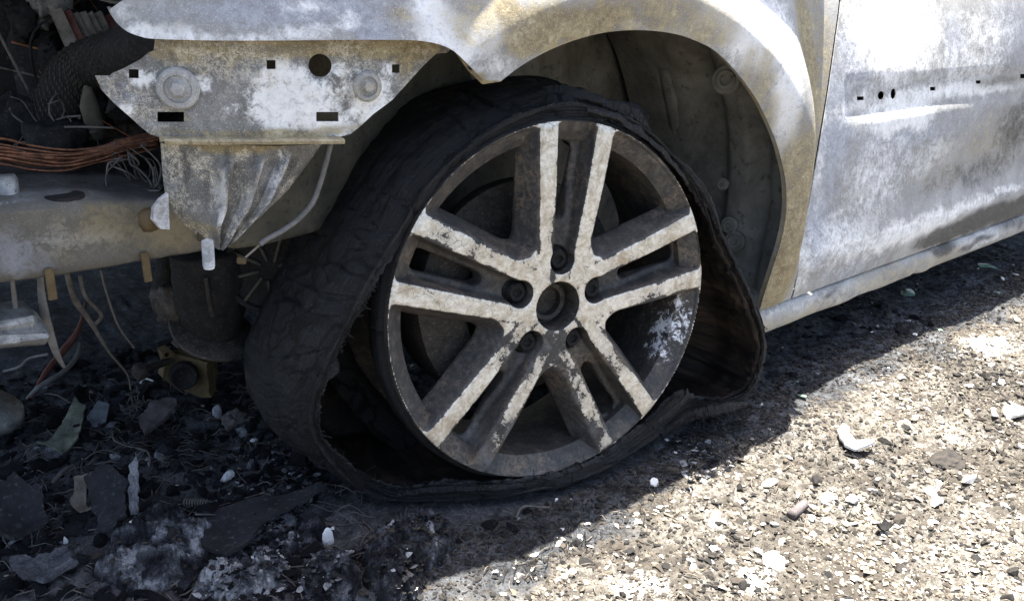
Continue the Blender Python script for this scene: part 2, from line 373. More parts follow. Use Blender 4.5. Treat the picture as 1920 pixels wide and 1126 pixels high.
def mat_rubber(name, inner=False):
    m = NT(name); uu, vv = m.attr('around'), m.attr('across')
    n = m.noise(30, 6, .7, .3); f = m.noise(260, 6, .8); st = m.noise(60, 5, .7, co=m.scale((1, 1, 1)), off=6)
    cx = m.n.new('ShaderNodeCombineXYZ'); m.lk(m.math('MULTIPLY', uu, 9.0 if not inner else 60.), cx.inputs[0]); m.lk(m.math('MULTIPLY', vv, 60. if not inner else 2.), cx.inputs[1])
    fib = m.noise(1, 6, .75, .2, co=cx.outputs[0])
    if inner:
        col = m.ramp(fib, [(.36, (.004, .003, .003)), (.52, (.017, .012, .009)), (.68, (.060, .040, .028))]); h = m.math('ADD', fib, m.math('MULTIPLY', f, .2))
        return m.out(col, .7, 0, m.bump(h, .9, .004), .3)
    col = m.ramp(n, [(.3, (.0018, .0022, .0032)), (.7, (.0058, .0066, .009))])
    col = m.mix(m.math('MULTIPLY', m.step(f, .60, .74), .3), col, (.07, .07, .075))
    col = m.mix(m.math('MULTIPLY', m.step(m.noise(700, 2, .6, off=12), .62, .70), .35), col, (.22, .22, .23))
    col = m.mix(m.math('MULTIPLY', m.step(m.math('ADD', m.attr('edge'), m.math('MULTIPLY', m.math('SUBTRACT', f, .5), 1.6)), .75, 1.25), .6), col, (.085, .085, .09))
    cy = m.n.new('ShaderNodeCombineXYZ'); m.lk(m.math('ADD', m.math('MULTIPLY', uu, 46.), m.math('MULTIPLY', n, 1.6)), cy.inputs[0]); m.lk(m.math('ADD', m.math('MULTIPLY', vv, 11.), m.math('MULTIPLY', f, .35)), cy.inputs[1])
    ck = m.math('MULTIPLY', m.step(m.vor(1, co=cy.outputs[0]), .0, .07, 1, 0), m.step(m.noise(7, 3, .6, off=17), .44, .56))
    h = m.math('SUBTRACT', m.math('ADD', m.math('ADD', m.math('MULTIPLY', fib, .9), m.math('MULTIPLY', f, .6)), m.math('MULTIPLY', n, .5)), m.math('MULTIPLY', ck, 1.1))
    return m.out(m.mix(ck, col, (.001, .001, .001)), m.step(n, .3, .7, .40, .64), 0, m.bump(h, 1., .004), .38)
RUBBER = mat_rubber('burnt_rubber'); RUBIN = mat_rubber('tyre_lining', True)
def mat_alloy():
    m = NT('scorched_alloy'); ma = m.attr('machined'); bu = m.attr('burn'); ch = m.attr('chip'); fe = m.attr('fringe')
    n = m.noise(34, 8, .75, .8); f = m.noise(150, 8, .78, .8, off=2); g = m.noise(600, 4, .7, off=5); vo = m.vor(52, co=m.warp(.014, 46))
    tex = m.math('ADD', m.math('MULTIPLY', n, .5), m.math('MULTIPLY', f, .5))
    dark = m.ramp(tex, [(.36, (.016, .0155, .0155)), (.50, (.045, .042, .040)), (.58, (.095, .082, .066)), (.70, (.22, .185, .14))])
    dark = m.mix(m.step(m.math('ADD', bu, m.math('MULTIPLY', m.math('SUBTRACT', n, .5), 2.)), .6, 1.3, 0, .6), dark, (.16, .16, .175))
    dark = m.mix(m.math('MULTIPLY', m.step(m.noise(11, 5, .6, .8, off=21), .52, .62), m.step(f, .42, .6, 0, .7)), dark, (.17, .125, .085))
    dark = m.mix(m.step(m.math('ADD', ch, m.math('ADD', m.math('MULTIPLY', m.math('SUBTRACT', f, .5), 1.7), m.math('MULTIPLY', m.math('SUBTRACT', n, .5), 1.6))), .62, .84), dark, (.70, .70, .72))
    face = m.ramp(tex, [(.34, (.25, .20, .13)), (.45, (.48, .43, .345)), (.55, (.70, .67, .60)), (.68, (.89, .87, .83))])
    face = m.mix(m.math('MULTIPLY', m.step(m.noise(20, 6, .7, 1., off=31), .52, .66), .6), face, (.33, .25, .16))
    face = m.mix(m.step(bu, .1, .9, 0, .55), face, (.34, .30, .25))
    crack = m.step(vo, .004, .018, 1, 0); cm = m.step(m.noise(14, 4, .6, off=9), .50, .62)
    x = m.math('ADD', ma, m.math('MULTIPLY', m.math('SUBTRACT', tex, .5), 3.0))
    x = m.math('SUBTRACT', m.math('SUBTRACT', x, m.math('MULTIPLY', bu, .95)), m.math('MULTIPLY', fe, .50))
    k = m.math('MULTIPLY', m.step(x, .36, .42), m.math('SUBTRACT', 1, m.math('MULTIPLY', m.math('MULTIPLY', crack, cm), .8)))
    k = m.math('MULTIPLY', k, m.step(ma, .45, .55))
    col = m.mix(k, dark, face)
    return m.out(col, m.step(k, 0, 1, .55, .40), m.math('MULTIPLY', k, .5), m.bump(m.math('ADD', m.math('ADD', m.math('MULTIPLY', f, .8), m.math('MULTIPLY', g, .25)), m.math('MULTIPLY', k, .45)), .5, .0018), .4)
ALLOY = mat_alloy()
def mat_ground():
    m = NT('burnt_soil'); s = m.attr('soot_shade'); p = m.attr('pale'); h = m.attr('lump')
    a = m.noise(14, 8, .7, .6); b = m.noise(70, 8, .75, .5, off=3); c = m.noise(330, 6, .75, off=6)
    x = m.math('ADD', m.math('MULTIPLY', a, .3), m.math('ADD', m.math('MULTIPLY', b, .4), m.math('MULTIPLY', c, .3)))
    dry = m.ramp(x, [(.36, (.020, .018, .015)), (.45, (.062, .055, .047)), (.53, (.15, .136, .115)), (.63, (.40, .375, .33))])
    burnt = m.ramp(x, [(.37, (.011, .011, .0125)), (.47, (.038, .039, .042)), (.56, (.10, .103, .108)), (.67, (.30, .30, .31))])
    dry = m.mix(m.step(m.math('ADD', m.math('MULTIPLY', m.noise(6, 5, .65, .8, off=13), .7), m.math('MULTIPLY', m.noise(22, 5, .65, .8, off=15), .3)), .46, .58, 0, .72), dry, (.055, .047, .038))
    y = m.math('ADD', s, m.math('MULTIPLY', m.math('SUBTRACT', b, .5), .9))
    col = m.mix(m.step(y, .35, .65), dry, burnt)
    col = m.mix(m.step(m.math('ADD', p, m.math('MULTIPLY', m.math('SUBTRACT', x, .5), 2.4)), .55, .80), col, (.74, .71, .65))
    return m.out(col, .95, 0, m.bump(m.math('ADD', b, m.math('MULTIPLY', c, .7)), .8, .005), .15)
GROUND = mat_ground()

# ------------------------------------------------------------------ ground
def soot_shade_map(X, Y):
    P = np.stack([X, Y, 0*X], -1)
    return sstep(-.17, -.03, Y+.07*fbm(P, 5, 4, 31)+.05*fbm(P, 22, 3, 32)+.04*sstep(.1, -.4, X))  # sooty soil, its edge laid along the car's shadow to deepen the shade
PALE = [tuple(pz(x, y, 0)[:2])+(r, v) for x, y, r, v in ((1850, 650, .07, .9), (1780, 810, .05, .6), (1750, 700, .04, .5), (1400, 1070, .05, .8), (1200, 1100, .05, .7), (1700, 1000, .06, .45), (1520, 900, .04, .4),
        (1880, 1000, .06, .4), (1300, 980, .04, .45), (1600, 1080, .05, .5), (1900, 760, .06, .55), (1330, 900, .025, .4))]
def pale_map(X, Y):
    P = np.stack([X, Y, 0*X], -1); wx, wy = X+.03*fbm(P, 16, 3, 41), Y+.03*fbm(P, 16, 3, 42); r = 0*X
    for x, y, s, v in PALE: r = np.maximum(r, v*np.exp(-((wx-x)**2+(wy-y)**2)/s**2))
    return r
def ghgt(X, Y):
    P = np.stack([X, Y, 0*X], -1); sun_ = sstep(.0, -.2, Y)
    h = .012*fbm(P, 3.5, 3, 11)+.010*fbm(P, 13, 4, 12)
    r = 1-np.abs(fbm(P, 30, 4, 13)); left = sstep(.0, -.25, X)*sstep(-.1, .0, Y)*sstep(.75, .45, Y); h = h+(.006+.008*sun_+.010*left)*(r-.7)+.0045*fbm(P, 75, 3, 14)+left*(.016*fbm(P, 9, 3, 16)+.006)
    h = h+.02*np.exp(-((X+.28)**2+(Y-.03)**2)/.02)*sstep(-.1, .1, fbm(P, 9, 3, 15)+.05)
    foot = np.exp(-(((X-.05)/.36)**2+((Y-.05)/.10)**2)**2)
    return h*(1-.75*foot)-.002*foot
def ground_axis(a, b, step, lo, hi):
    k = [a]; s = step
    while k[-1] > lo: s *= 1.25; k.append(k[-1]-s)
    l = [b]; s = step
    while l[-1] < hi: s *= 1.25; l.append(l[-1]+s)
    return np.concatenate([np.array(k[1:][::-1]), np.arange(a, b, step), np.array(l)])
gx = ground_axis(-.75, 1.75, .0042, -70, 70); gy = ground_axis(-.55, .75, .0042, -70, 70)
GX, GY = np.meshgrid(gx, gy, indexing='ij'); GX, GY = GX.ravel(), GY.ravel()
near = np.exp(-((GX/5)**2+(GY/5)**2)); GZ = ghgt(GX, GY)*near
i, j = np.meshgrid(np.arange(len(gx)-1), np.arange(len(gy)-1), indexing='ij'); i, j = i.ravel(), j.ravel(); ny = len(gy)
gq = np.stack([i*ny+j, (i+1)*ny+j, (i+1)*ny+j+1, i*ny+j+1], -1)
tag(mk('ground', np.stack([GX, GY, GZ], -1), [gq], GROUND, attrs={'soot_shade': soot_shade_map(GX, GY), 'pale': pale_map(GX, GY), 'lump': GZ}), kind='structure')
def gz(x, y): return float(ghgt(np.array([x]), np.array([y]))[0])
def onground(x, y):                                       # the ground point seen there
    P = pz(x, y, 0.0)
    for _ in range(4): P = pz(x, y, gz(P[0], P[1]))
    return P

# ------------------------------------------------------------------ burnt car: body panels
car = thing('burnt_car', 'burnt out car body with bare scorched grey metal panels above a collapsed wheel', 'car')
PZ = [.05, .15, .25, .35, .42, .48, .55, .60, .68, .76, .84, .90]
def wrap(X): return 0.9*np.maximum(0, -.14-X)**2
def prof_f(Z): return np.interp(Z, [.0, .10, .20, .30, .36, .40, .46, .52, .56, .60, .66, .74, .82, .88], [.002, -.002, -.010, -.016, -.0135, -.0095, -.001, .010, .020, .033, .056, .090, .135, .20])
def smooth_prof(fn, Z): return (fn(Z-.03)+fn(Z-.015)+fn(Z)+fn(Z+.015)+fn(Z+.03))/5
AC = (.09, .29); AA, AB = .338, .280
def yF(X, Z):
    X, Z = np.asarray(X, float), np.asarray(Z, float)
    dx, dz = (X-AC[0])/AA, (Z-AC[1])/AB; rho = np.sqrt(dx*dx+dz*dz)+1e-9; an = np.degrees(np.arctan2(dz, dx))
    amp = sstep(150, 100, np.abs(an))*(1-.75*sstep(0, -30, an)); rr = np.interp(an, [-40, 0, 20, 45, 75, 100, 140], [1.05, 1.06, 1.068, 1.10, 1.15, 1.17, 1.14])
    d = (rho-rr)*.31
    o = np.where(d > 0, -.040*np.exp(-(d/.080)**2), -.040+.50*np.sqrt(d*d+.006**2)-.50*.006)
    front = .05*sstep(-.05, -.25, X)*sstep(.50, .60, Z)*0
    y = smooth_prof(prof_f, Z)+wrap(X)+o*amp-.01*amp
    k = sstep(.41, .495, X); return y*(1-k)+k*(prof_d(Z-.012)+prof_d(Z)+prof_d(Z+.012))/3
def prof_d(Z): return np.interp(Z, [.10, .14, .157, .19, .222, .25, .28, .32, .37, .42, .47, .52, .58, .64, .72, .82, .92], [.012, -.004, -.015, -.021, -.027, -.016, -.007, -.005, -.005, .001, .009, .020, .036, .056, .085, .12, .165])
def yD(X, Z):
    X, Z = np.asarray(X, float), np.asarray(Z, float)
    p = (prof_d(Z-.012)+prof_d(Z)+prof_d(Z+.012))/3
    zc = .455-.012*(X-.6); b = sstep(.030, .024, np.abs(Z-zc))*sstep(.585, .60, X)
    return p+.004*b-.11*np.maximum(0, Z-.33)*sstep(.85, 1.35, X)
def steel_attrs(V, f, white=(), ochre=(), blue=(), soot_shade=(), seed=3, warp=.02):
    return {k: blobs(V, pxblobs(l, f), warp, seed+i) for i, (k, l) in enumerate((('white', white), ('ochre', ochre), ('blue', blue), ('soot_shade', soot_shade)))}

# the shut line between fender and door
yG = lambda X, Z: (prof_d(np.asarray(Z)-.012)+prof_d(np.asarray(Z))+prof_d(np.asarray(Z)+.012))/3
GAP = [(1484, 559), (1496, 480), (1511, 400), (1530, 300), (1547, 200), (1562, 100), (1575, 0)]
gapc = [tuple(p) for p in catmull(np.array([ps(x, y, yG)[[0, 2]] for x, y in GAP]), 60)]; gtx = gapc[-1][0]
# fender
f_low = [(205, 18), (215, 38), (235, 57), (262, 68), (292, 73), (400, 76), (520, 76), (640, 75), (740, 75), (800, 78), (845, 92), (875, 118), (905, 150)]
f_arch = [(940, 152), (968, 130), (1000, 110), (1040, 90), (1080, 75), (1130, 62), (1180, 57), (1225, 58), (1270, 65), (1305, 77), (1340, 95), (1372, 125), (1400, 160), (1422, 193), (1440, 230), (1455, 265), (1465, 300), (1473, 340), (1475, 380), (1472, 415), (1465, 450), (1453, 490), (1440, 530), (1425, 580)]
lowxz = xz(f_low, yF); archxz = xz(f_arch, yF)
lowc = [tuple(p) for p in catmull(lowxz, 70)]; archc = [tuple(p) for p in catmull(archxz, 140)]
gapx = .5145
fpoly = lowc+archc+[(x-.0028, z) for x, z in gapc]+[(gtx-.006, .72), (gtx-.05, .86), (.2, .875), (-.15, .86), (-.30, .80), (-.36, .72)]+xz([(330, -62), (262, -16), (225, 4)], yF)
V, Q, T = sheet_arr(fpoly, [], yF, .0062, .0014)
at = steel_attrs(V, yF,
    white=[(870, 60, 110, 55, .9), (820, 20, 60, 40, .8), (330, 55, 100, 22, .7), (520, 60, 130, 20, .6), (560, 10, 50, 18, .7), (650, 50, 40, 25, .6), (1440, 60, 50, 90, .95), (1480, 180, 28, 120, .85), (1400, 20, 60, 50, .9), (1290, 10, 90, 30, .3), (930, 120, 40, 30, .45),
           (1180, 50, 60, 12, .5), (1440, 130, 25, 60, .35), (240, 25, 20, 20, .5)],  # besides pale oxide, paints the sunlit metal outside the flare ridge
    ochre=[(1000, 60, 70, 55, 1.0), (1100, 30, 100, 45, .95), (960, 30, 40, 50, .85), (1040, 85, 40, 24, .75), (1512, 120, 22, 250, .85), (1505, 400, 22, 150, .85), (1475, 500, 26, 120, .95), (1462, 330, 20, 90, .8), (1440, 220, 20, 50, .6), (760, 50, 50, 22, .6), (300, 40, 50, 20, .35), (1230, 20, 220, 60, .62), (1540, 280, 40, 330, .62), (900, 40, 70, 60, .6), (1430, 160, 30, 120, .55), (1330, 60, 70, 30, .55), (1215, 35, 60, 25, .6), (1410, 130, 26, 60, .5), (905, 140, 15, 16, .9), (1462, 330, 10, 100, .5), (780, 60, 60, 30, .45), (1200, 20, 60, 30, .45)],
    blue=[(600, 30, 200, 50, .8), (450, 20, 140, 40, .7), (690, 50, 50, 30, .9), (1370, 130, 50, 60, .25), (1550, 150, 25, 200, .2), (300, 20, 60, 30, .5)],
    soot_shade=[(690, 35, 22, 6, .55), (940, 40, 12, 18, .5)])
fender = mk('front_fender', V, [Q, T], STEEL, car, attrs=at, sharp=50)
# inner flange that turns in from the wheel arch edge
def strip(name, pts, f, dy, th, mat, parent, rise=0):
    P = np.array([(x, f(x, z), z) for x, z in pts]); n = len(P)
    Tn = np.gradient(P, axis=0); up = np.stack([-Tn[:, 2], 0*Tn[:, 0], Tn[:, 0]], -1); up /= np.linalg.norm(up, axis=1)[:, None]
    a = P+up*0.0012+[0, .0018, 0]; b = a+np.array([0, dy, 0])+up*rise; c = b+up*th; d = a+up*th
    V = np.concatenate([a, b, c, d]); i = np.arange(n-1); Qs = []
    for k in range(4): k2 = (k+1) % 4; Qs.append(np.stack([k*n+i, k*n+i+1, k2*n+i+1, k2*n+i], -1))
    Qs.append(np.array([[0, n, 2*n, 3*n], [n-1, 4*n-1, 3*n-1, 2*n-1]]))
    o = mk(name, V, [np.concatenate(Qs)], mat, parent, smooth=True, sharp=40, attrs={'white': np.tile(.3+.3*fbm(P, 30, 3, 5), 4), 'ochre': np.tile(.55+.3*fbm(P, 12, 3, 6), 4), 'blue': np.zeros(4*n), 'soot_shade': np.full(4*n, .15)})
    return fixn(o)
strip('arch_lip', archc, yF, .008, .0022, STEEL, fender, .002)
strip('lower_lip', lowc[:54], yF, .022, .0022, STEEL, fender, .004)
# rusty tab at the point of the fender with a screw hole
def yTab(X, Z): return yF(X, Z)*0+.028+wrap(np.asarray(X, float))
tabp = xz([(850, 92), (880, 100), (925, 140), (940, 153), (905, 158), (880, 134)], yTab)
c = ps(884, 126, yTab)
V, Q, T = sheet_arr(tabp, [circ(c[0], c[2], .005, .003, 12)], yTab, .004, .0015)
mk('screw_tab', V, [Q, T], STEEL, fender, attrs={'ochre': np.full(len(V), .9), 'white': np.full(len(V), .2), 'blue': 0*V[:, 0], 'soot_shade': 0*V[:, 0]}, smooth=False)

# door
dz0 = [(.62, .158), (.8, .158), (1.1, .159), (1.5, .160), (1.9, .161)]
dpoly = dz0+[(1.9, .90), (gtx-.04, .90), (gtx, .72)]+[(x+.0028, z) for x, z in gapc[::-1]]
def ov(x, y, rx, ry): c = ps(x, y, yD); a = ps(x+rx, y, yD); b = ps(x, y-ry, yD); return circ(c[0], c[2], a[0]-c[0], abs(b[2]-c[2]), 16)
dh = [rect_px(1607, 181, 1620, 188, yD), ov(1652, 179, 6, 8), ov(1675, 176, 5, 10), rect_px(1744, 163, 1754, 170, yD), rect_px(1830, 151, 1839, 157, yD), rect_px(1913, 139, 1924, 147, yD)]
V, Q, T = sheet_arr(dpoly, dh, yD, .0085, .0014, .003)
at = steel_attrs(V, yD,
    white=[(1680, 60, 90, 110, .85), (1610, 40, 30, 80, .5), (1690, 220, 70, 35, .95), (1760, 175, 190, 18, .75), (1680, 180, 90, 16, .6), (1820, 120, 80, 60, .45), (1640, 330, 60, 90, .5), (1600, 450, 70, 50, .6), (1700, 440, 90, 25, .75), (1780, 400, 80, 14, .7), (1850, 370, 90, 10, .6), (1540, 250, 12, 200, .5), (1850, 60, 60, 60, .45), (1510, 500, 20, 60, .5), (1730, 300, 60, 40, .4)],  # white spots paint the sunlit bulge and lower flange into the colour
    ochre=[(1860, 260, 90, 80, .42), (1780, 320, 60, 40, .36), (1880, 150, 70, 14, .4), (1640, 420, 60, 30, .34)],
    blue=[(1560, 260, 44, 150, 1.0), (1590, 90, 30, 60, .8), (1720, 250, 90, 40, .65), (1610, 110, 40, 60, .7), (1530, 420, 40, 100, .8), (1650, 300, 80, 70, .6), (1800, 240, 120, 60, .5), (1900, 60, 60, 90, .6), (1790, 80, 30, 60, .7), (1600, 510, 60, 40, .6)],
    soot_shade=[(1800, 428, 70, 18, .95), (1870, 396, 80, 18, .9), (1745, 452, 26, 14, .8), (1905, 240, 40, 70, .62), (1850, 310, 100, 40, .52), (1890, 150, 70, 16, .5), (1760, 350, 80, 30, .42), (1920, 390, 60, 18, .8)], seed=13)  # dark spots paint the shade of the rear hollow and under the flare
door = mk('door', V, [Q, T], STEEL, car, attrs=at, sharp=50)
# inner skin of the door, seen only as the dark behind its holes
V, Q, T = sheet_arr([(gapx+.02, .155), (1.88, .16), (1.88, .88), (gapx+.01, .88)], [], lambda X, Z: yD(X, Z)+.05, .05, .0015); mk('inner_skin', V, [Q, T], CHAR, door)

V, Q, T = box_arr((.042, .05, .74), .1); fixn(mk('gap_backing_pillar', xform(V, (gapx+.021, .074, .53)), [Q, T], CHAR, car, smooth=False))  # dark backing added behind the door gap so it reads dark
# rocker sill below the door: rolled section swept along the car
sx = np.concatenate([np.linspace(.392, .52, 30), np.linspace(.525, 1.95, 180)])
sec = np.array([(.065, .1572), (.012, .1565), (-.006, .1550), (-.014, .1505), (-.019, .141), (-.0195, .129), (-.017, .119), (-.009, .112), (.006, .107), (.03, .104), (.06, .104)])
sec = catmull(sec, 26)
V = []
for x in sx:
    kink = .006*math.exp(-((x-.905)/.012)**2)-.004*math.exp(-((x-.935)/.02)**2)+.0025*math.sin(x*37)*math.exp(-((x-.68)/.12)**2)
    s = sec.copy(); up = sstep(.0, 1, (.49-x)/.1)
    s[:, 0] += kink+.0016*fbm(np.stack([0*s[:, 0]+x, s[:, 0], s[:, 1]], -1), 12, 3, 21); s[:, 1] += .0025*kink/.006*(s[:, 1] > .14)
    s[:, 1] = np.where(s[:, 1] > .14, s[:, 1]+.008*float(up)*(s[:, 1]-.14)/.02, s[:, 1])
    V.append(np.stack([0*s[:, 0]+x, s[:, 0], s[:, 1]], -1))
V = np.concatenate(V); ns = len(sec); i, j = np.meshgrid(np.arange(len(sx)-1), np.arange(ns-1), indexing='ij'); i, j = i.ravel(), j.ravel()
Q = np.stack([i*ns+j, i*ns+j+1, (i+1)*ns+j+1, (i+1)*ns+j], -1)
yS = lambda X, Z: -.018+0*np.asarray(X)
at = steel_attrs(V, yS, white=[(1500, 590, 90, 40, .42), (1620, 540, 90, 30, .42), (1850, 440, 60, 20, .5)], ochre=[(1480, 600, 110, 24, .5), (1650, 520, 90, 24, .5), (1760, 480, 60, 20, .5)], blue=[(1700, 520, 40, 12, .3)],
    soot_shade=[(1770, 462, 24, 12, .8), (1830, 455, 40, 8, .7), (1900, 420, 40, 14, .6), (1560, 545, 20, 4, .6)], seed=23)
fixn(mk('rocker_sill', V, [Q], STEEL, car, attrs=at, sharp=60))

# ------------------------------------------------------------------ front corner: bumper mounting panel, cone bracket, beam
def yP(X, Z):
    X, Z = np.asarray(X, float), np.asarray(Z, float)
    y = .030+wrap(X)
    for cx, cz, r, d in PDISH: rr = np.sqrt((X-cx)**2+(Z-cz)**2); y = y+d*sstep(r*1.12, r*.86, rr)
    return y
PDISH = []
c1 = ps(270, 143, yP); c2 = ps(334, 166, yP); c3 = ps(688, 162, yP); c4 = ps(600, 123, yP)
PDISH += [(c1[0], c1[2], .021, .004), (c4[0], c4[2], .013, .003), (c3[0], c3[2], .016, -.0015)]
pp = xz([(178, 142), (206, 142), (232, 128), (262, 112), (288, 95), (292, 60), (420, 52), (600, 52), (760, 52), (852, 66), (845, 92), (838, 99), (818, 101), (795, 122), (768, 152), (735, 188), (700, 214), (672, 240), (656, 252), (640, 256), (480, 258), (302, 258), (282, 252), (266, 240), (240, 216), (214, 194), (190, 168)], yP)
cc = ps(600, 123, yP)
ph = [rect_px(241, 130, 260, 147, yP), rect_px(295, 210, 345, 229, yP), rect_px(500, 113, 517, 130, yP), circ(cc[0], cc[2], .0105, .0105, 22), rect_px(735, 121, 750, 137, yP), rect_px(593, 210, 635, 228, yP)]
V, Q, T = sheet_arr(pp, ph, yP, .0042, .0022, .0025)
at = steel_attrs(V, yP,
    white=[(560, 190, 90, 60, .95), (620, 225, 60, 35, .9), (540, 140, 60, 40, .75), (700, 200, 50, 40, .75), (690, 160, 60, 26, .6), (740, 130, 30, 20, .6), (270, 140, 34, 24, .6), (240, 200, 30, 20, .55), (350, 150, 50, 18, .6), (460, 195, 40, 14, .4), (640, 130, 50, 20, .6), (390, 150, 20, 16, .6)],
    ochre=[(420, 95, 170, 30, .9), (620, 90, 200, 24, .95), (780, 90, 60, 30, .95), (520, 245, 200, 14, .8), (380, 110, 60, 40, .6), (760, 115, 24, 40, .7), (600, 128, 22, 20, .6), (320, 222, 40, 14, .5)],
    blue=[(220, 180, 40, 30, .45), (290, 220, 40, 25, .4)], soot_shade=[(500, 84, 300, 6, .45), (440, 215, 14, 4, .3)], seed=33, warp=.012)  # thin dark strip at the top paints the fender's shade
panel = mk('bumper_mount_panel', V, [Q, T], LACE, car, attrs=at, sharp=45)
def disc_bolt(x, y, r, f, parent, name='mount_bolt', rust=.2, dark=False):
    c = ps(x, y, f); e = 1e-3; n = np.array([(f(c[0]+e, c[2])-f(c[0]-e, c[2]))/(2*e), -1, (f(c[0], c[2]+e)-f(c[0], c[2]-e))/(2*e)], float); n /= np.linalg.norm(n)
    h = .0045*r/.018
    a = lathe_arr([(0.0001, h*.75), (r*.42, h*.75), (r*.44, h*.5), (r*.62, h*.45), (r*.66, h*1.0), (r*.90, h*.9), (r, h*.4), (r, -h*.8)], 36)
    hx = lathe_arr([(.0001, h*1.9), (r*.30, h*1.9), (r*.36, h*1.7), (r*.38, h*.6)], 6)
    V, Q, T = join([a, hx]); V = xform(V, c+n*.0004, n)
    N = len(V); no = fbm(V, 60, 3, 8)
    return fixn(mk(name, V, [Q], [IRON if dark else STEEL], parent, attrs={'white': .22+.3*no, 'ochre': rust+.3*no, 'blue': np.zeros(N), 'soot_shade': np.full(N, .1)}, sharp=35))
disc_bolt(334, 166, .0185, lambda X, Z: .030+wrap(np.asarray(X, float)), panel, rust=.1)
disc_bolt(688, 162, .0145, lambda X, Z: .0292+wrap(np.asarray(X, float)), panel, rust=.35)
# folded flange along the panel's lower edge
fl = catmull(np.array([ps(x, y, yP) for x, y in ((300, 259), (400, 260), (520, 260), (636, 259))]), 40)
V = []
for p in fl: V += [p+[0, .0025, .002], p+[0, -.010, .001], p+[0, -.0115, -.0012], p+[0, -.010, -.004], p+[0, .0025, -.004]]
V = np.array(V); i, j = np.meshgrid(np.arange(39), np.arange(5), indexing='ij'); i, j = i.ravel(), j.ravel()
Q = np.stack([i*5+j, i*5+(j+1) % 5, (i+1)*5+(j+1) % 5, (i+1)*5+j], -1); Q = np.concatenate([Q, [[0, 1, 2, 4], [195, 199, 197, 196]]])
n_ = len(V); fixn(mk('folded_flange', V, [Q], STEEL, panel, attrs={'white': np.full(n_, .3), 'ochre': np.full(n_, .8), 'blue': np.zeros(n_), 'soot_shade': np.full(n_, .1)}, sharp=40))
# fluted cone bracket hanging below it
def cone_edge(t):                                            # left and right outline at height parameter t
    L = np.array([(302, 262), (306, 330), (316, 400), (330, 420), (360, 442), (378, 453)]); Rr = np.array([(606, 268), (575, 310), (540, 355), (490, 402), (440, 435), (404, 453)])
    k = np.linspace(0, 1, 6); return [np.interp(t, k, L[:, 0]), np.interp(t, k, L[:, 1])], [np.interp(t, k, Rr[:, 0]), np.interp(t, k, Rr[:, 1])]
nt, nu = 60, 90; V = []; RIBS = []
for a in np.linspace(0, 1, nt):
    l, r = cone_edge(a); yb = .040+.075*a*.4
    Pl = py(l[0], l[1], yb+wrap(-.44)*.9); Pr = py(r[0], r[1], yb+.02+wrap(-.3))
    for b in np.linspace(0, 1, nu):
        bulge = (.026+.02*a)*math.sin(math.pi*b)**.7*(1-.35*a); rib = .0090*(1-.3*a)*max(-.3, math.cos(2*math.pi*(b*5.2-.75)))*sstep(.22, .34, b)*sstep(.9, .82, b)*sstep(.03, .16, a)
        V.append(Pl+(Pr-Pl)*b+np.array([0, -bulge-rib, 0])); RIBS.append(rib)
V = np.array(V); i, j = np.meshgrid(np.arange(nt-1), np.arange(nu-1), indexing='ij'); i, j = i.ravel(), j.ravel()
Q = np.stack([i*nu+j, (i+1)*nu+j, (i+1)*nu+j+1, i*nu+j+1], -1); nv = len(V); V2 = V+[0, .002, 0]
bl = np.concatenate([np.arange(nu), np.arange(nu-1, nt*nu, nu), np.arange(nt*nu-1, (nt-1)*nu-1, -1), np.arange((nt-1)*nu, -1, -nu)])
bq = np.stack([bl[:-1], bl[1:], bl[1:]+nv, bl[:-1]+nv], -1)
VV = np.concatenate([V, V2]); yC = lambda X, Z: .02+wrap(np.asarray(X, float))
at = steel_attrs(VV, yC, white=[(520, 330, 50, 40, .5), (560, 290, 30, 20, .4), (420, 380, 60, 40, .38), (380, 300, 30, 60, .3)], ochre=[(440, 275, 160, 14, .9), (340, 400, 30, 40, .45), (400, 440, 40, 14, .5), (470, 330, 30, 40, .35), (330, 290, 30, 20, .35)], blue=[(540, 340, 40, 40, .6), (340, 350, 30, 60, .4)], soot_shade=[(430, 340, 160, 120, .34), (360, 330, 12, 60, .6), (450, 340, 10, 80, .65), (495, 330, 8, 60, .6), (410, 370, 8, 60, .6)], seed=43, warp=.012)
RB = np.tile(np.array(RIBS), 2); at['soot_shade'] = np.maximum(at['soot_shade'], .40*sstep(-.0004, -.0022, RB)+.18*sstep(.0, -.001, RB)); at['white'] = np.maximum(at['white'], .42*sstep(.003, .006, RB)*(1+fbm(VV, 40, 3, 46)))  # grooves darkened and rib crests whitened to paint the shading of the flutes
cone = fixn(mk('fluted_bracket', VV, [Q, Q[:, ::-1]+nv, bq], LACE2, car, attrs=at, sharp=60))
c0 = py(389, 452, .055); ax = py(392, 503, .060)-c0; L = np.linalg.norm(ax)
pr = [(.0001, 0), (.0052, 0)]
for k in range(14): z = L*(.1+.85*k/14); pr += [(.0056, z), (.0047, z+L*.03)]
pr += [(.005, L*.97), (.003, L), (.0001, L*1.01)]
V, Q, T = lathe_arr(pr, 18); V = xform(V, c0, ax); n_ = len(V)
fixn(mk('threaded_stud', V, [Q], STEEL, cone, attrs={'white': np.full(n_, .5), 'ochre': np.full(n_, .1), 'blue': np.full(n_, .6), 'soot_shade': np.zeros(n_)}, sharp=35))
# small clip and rust ball left of the cone
V, Q, T = sheet_arr(xz([(316, 362), (300, 372), (286, 388), (284, 410), (300, 428), (318, 430)], lambda X, Z: .085+0*np.asarray(X)), [], lambda X, Z: .085+.25*(np.asarray(X)+.42), .004, .004)
n_ = len(V); mk('side_clip', V, [Q, T], STEEL, cone, attrs={'white': np.full(n_, .35), 'ochre': np.full(n_, .2), 'blue': np.full(n_, .5), 'soot_shade': np.zeros(n_)}, smooth=False)

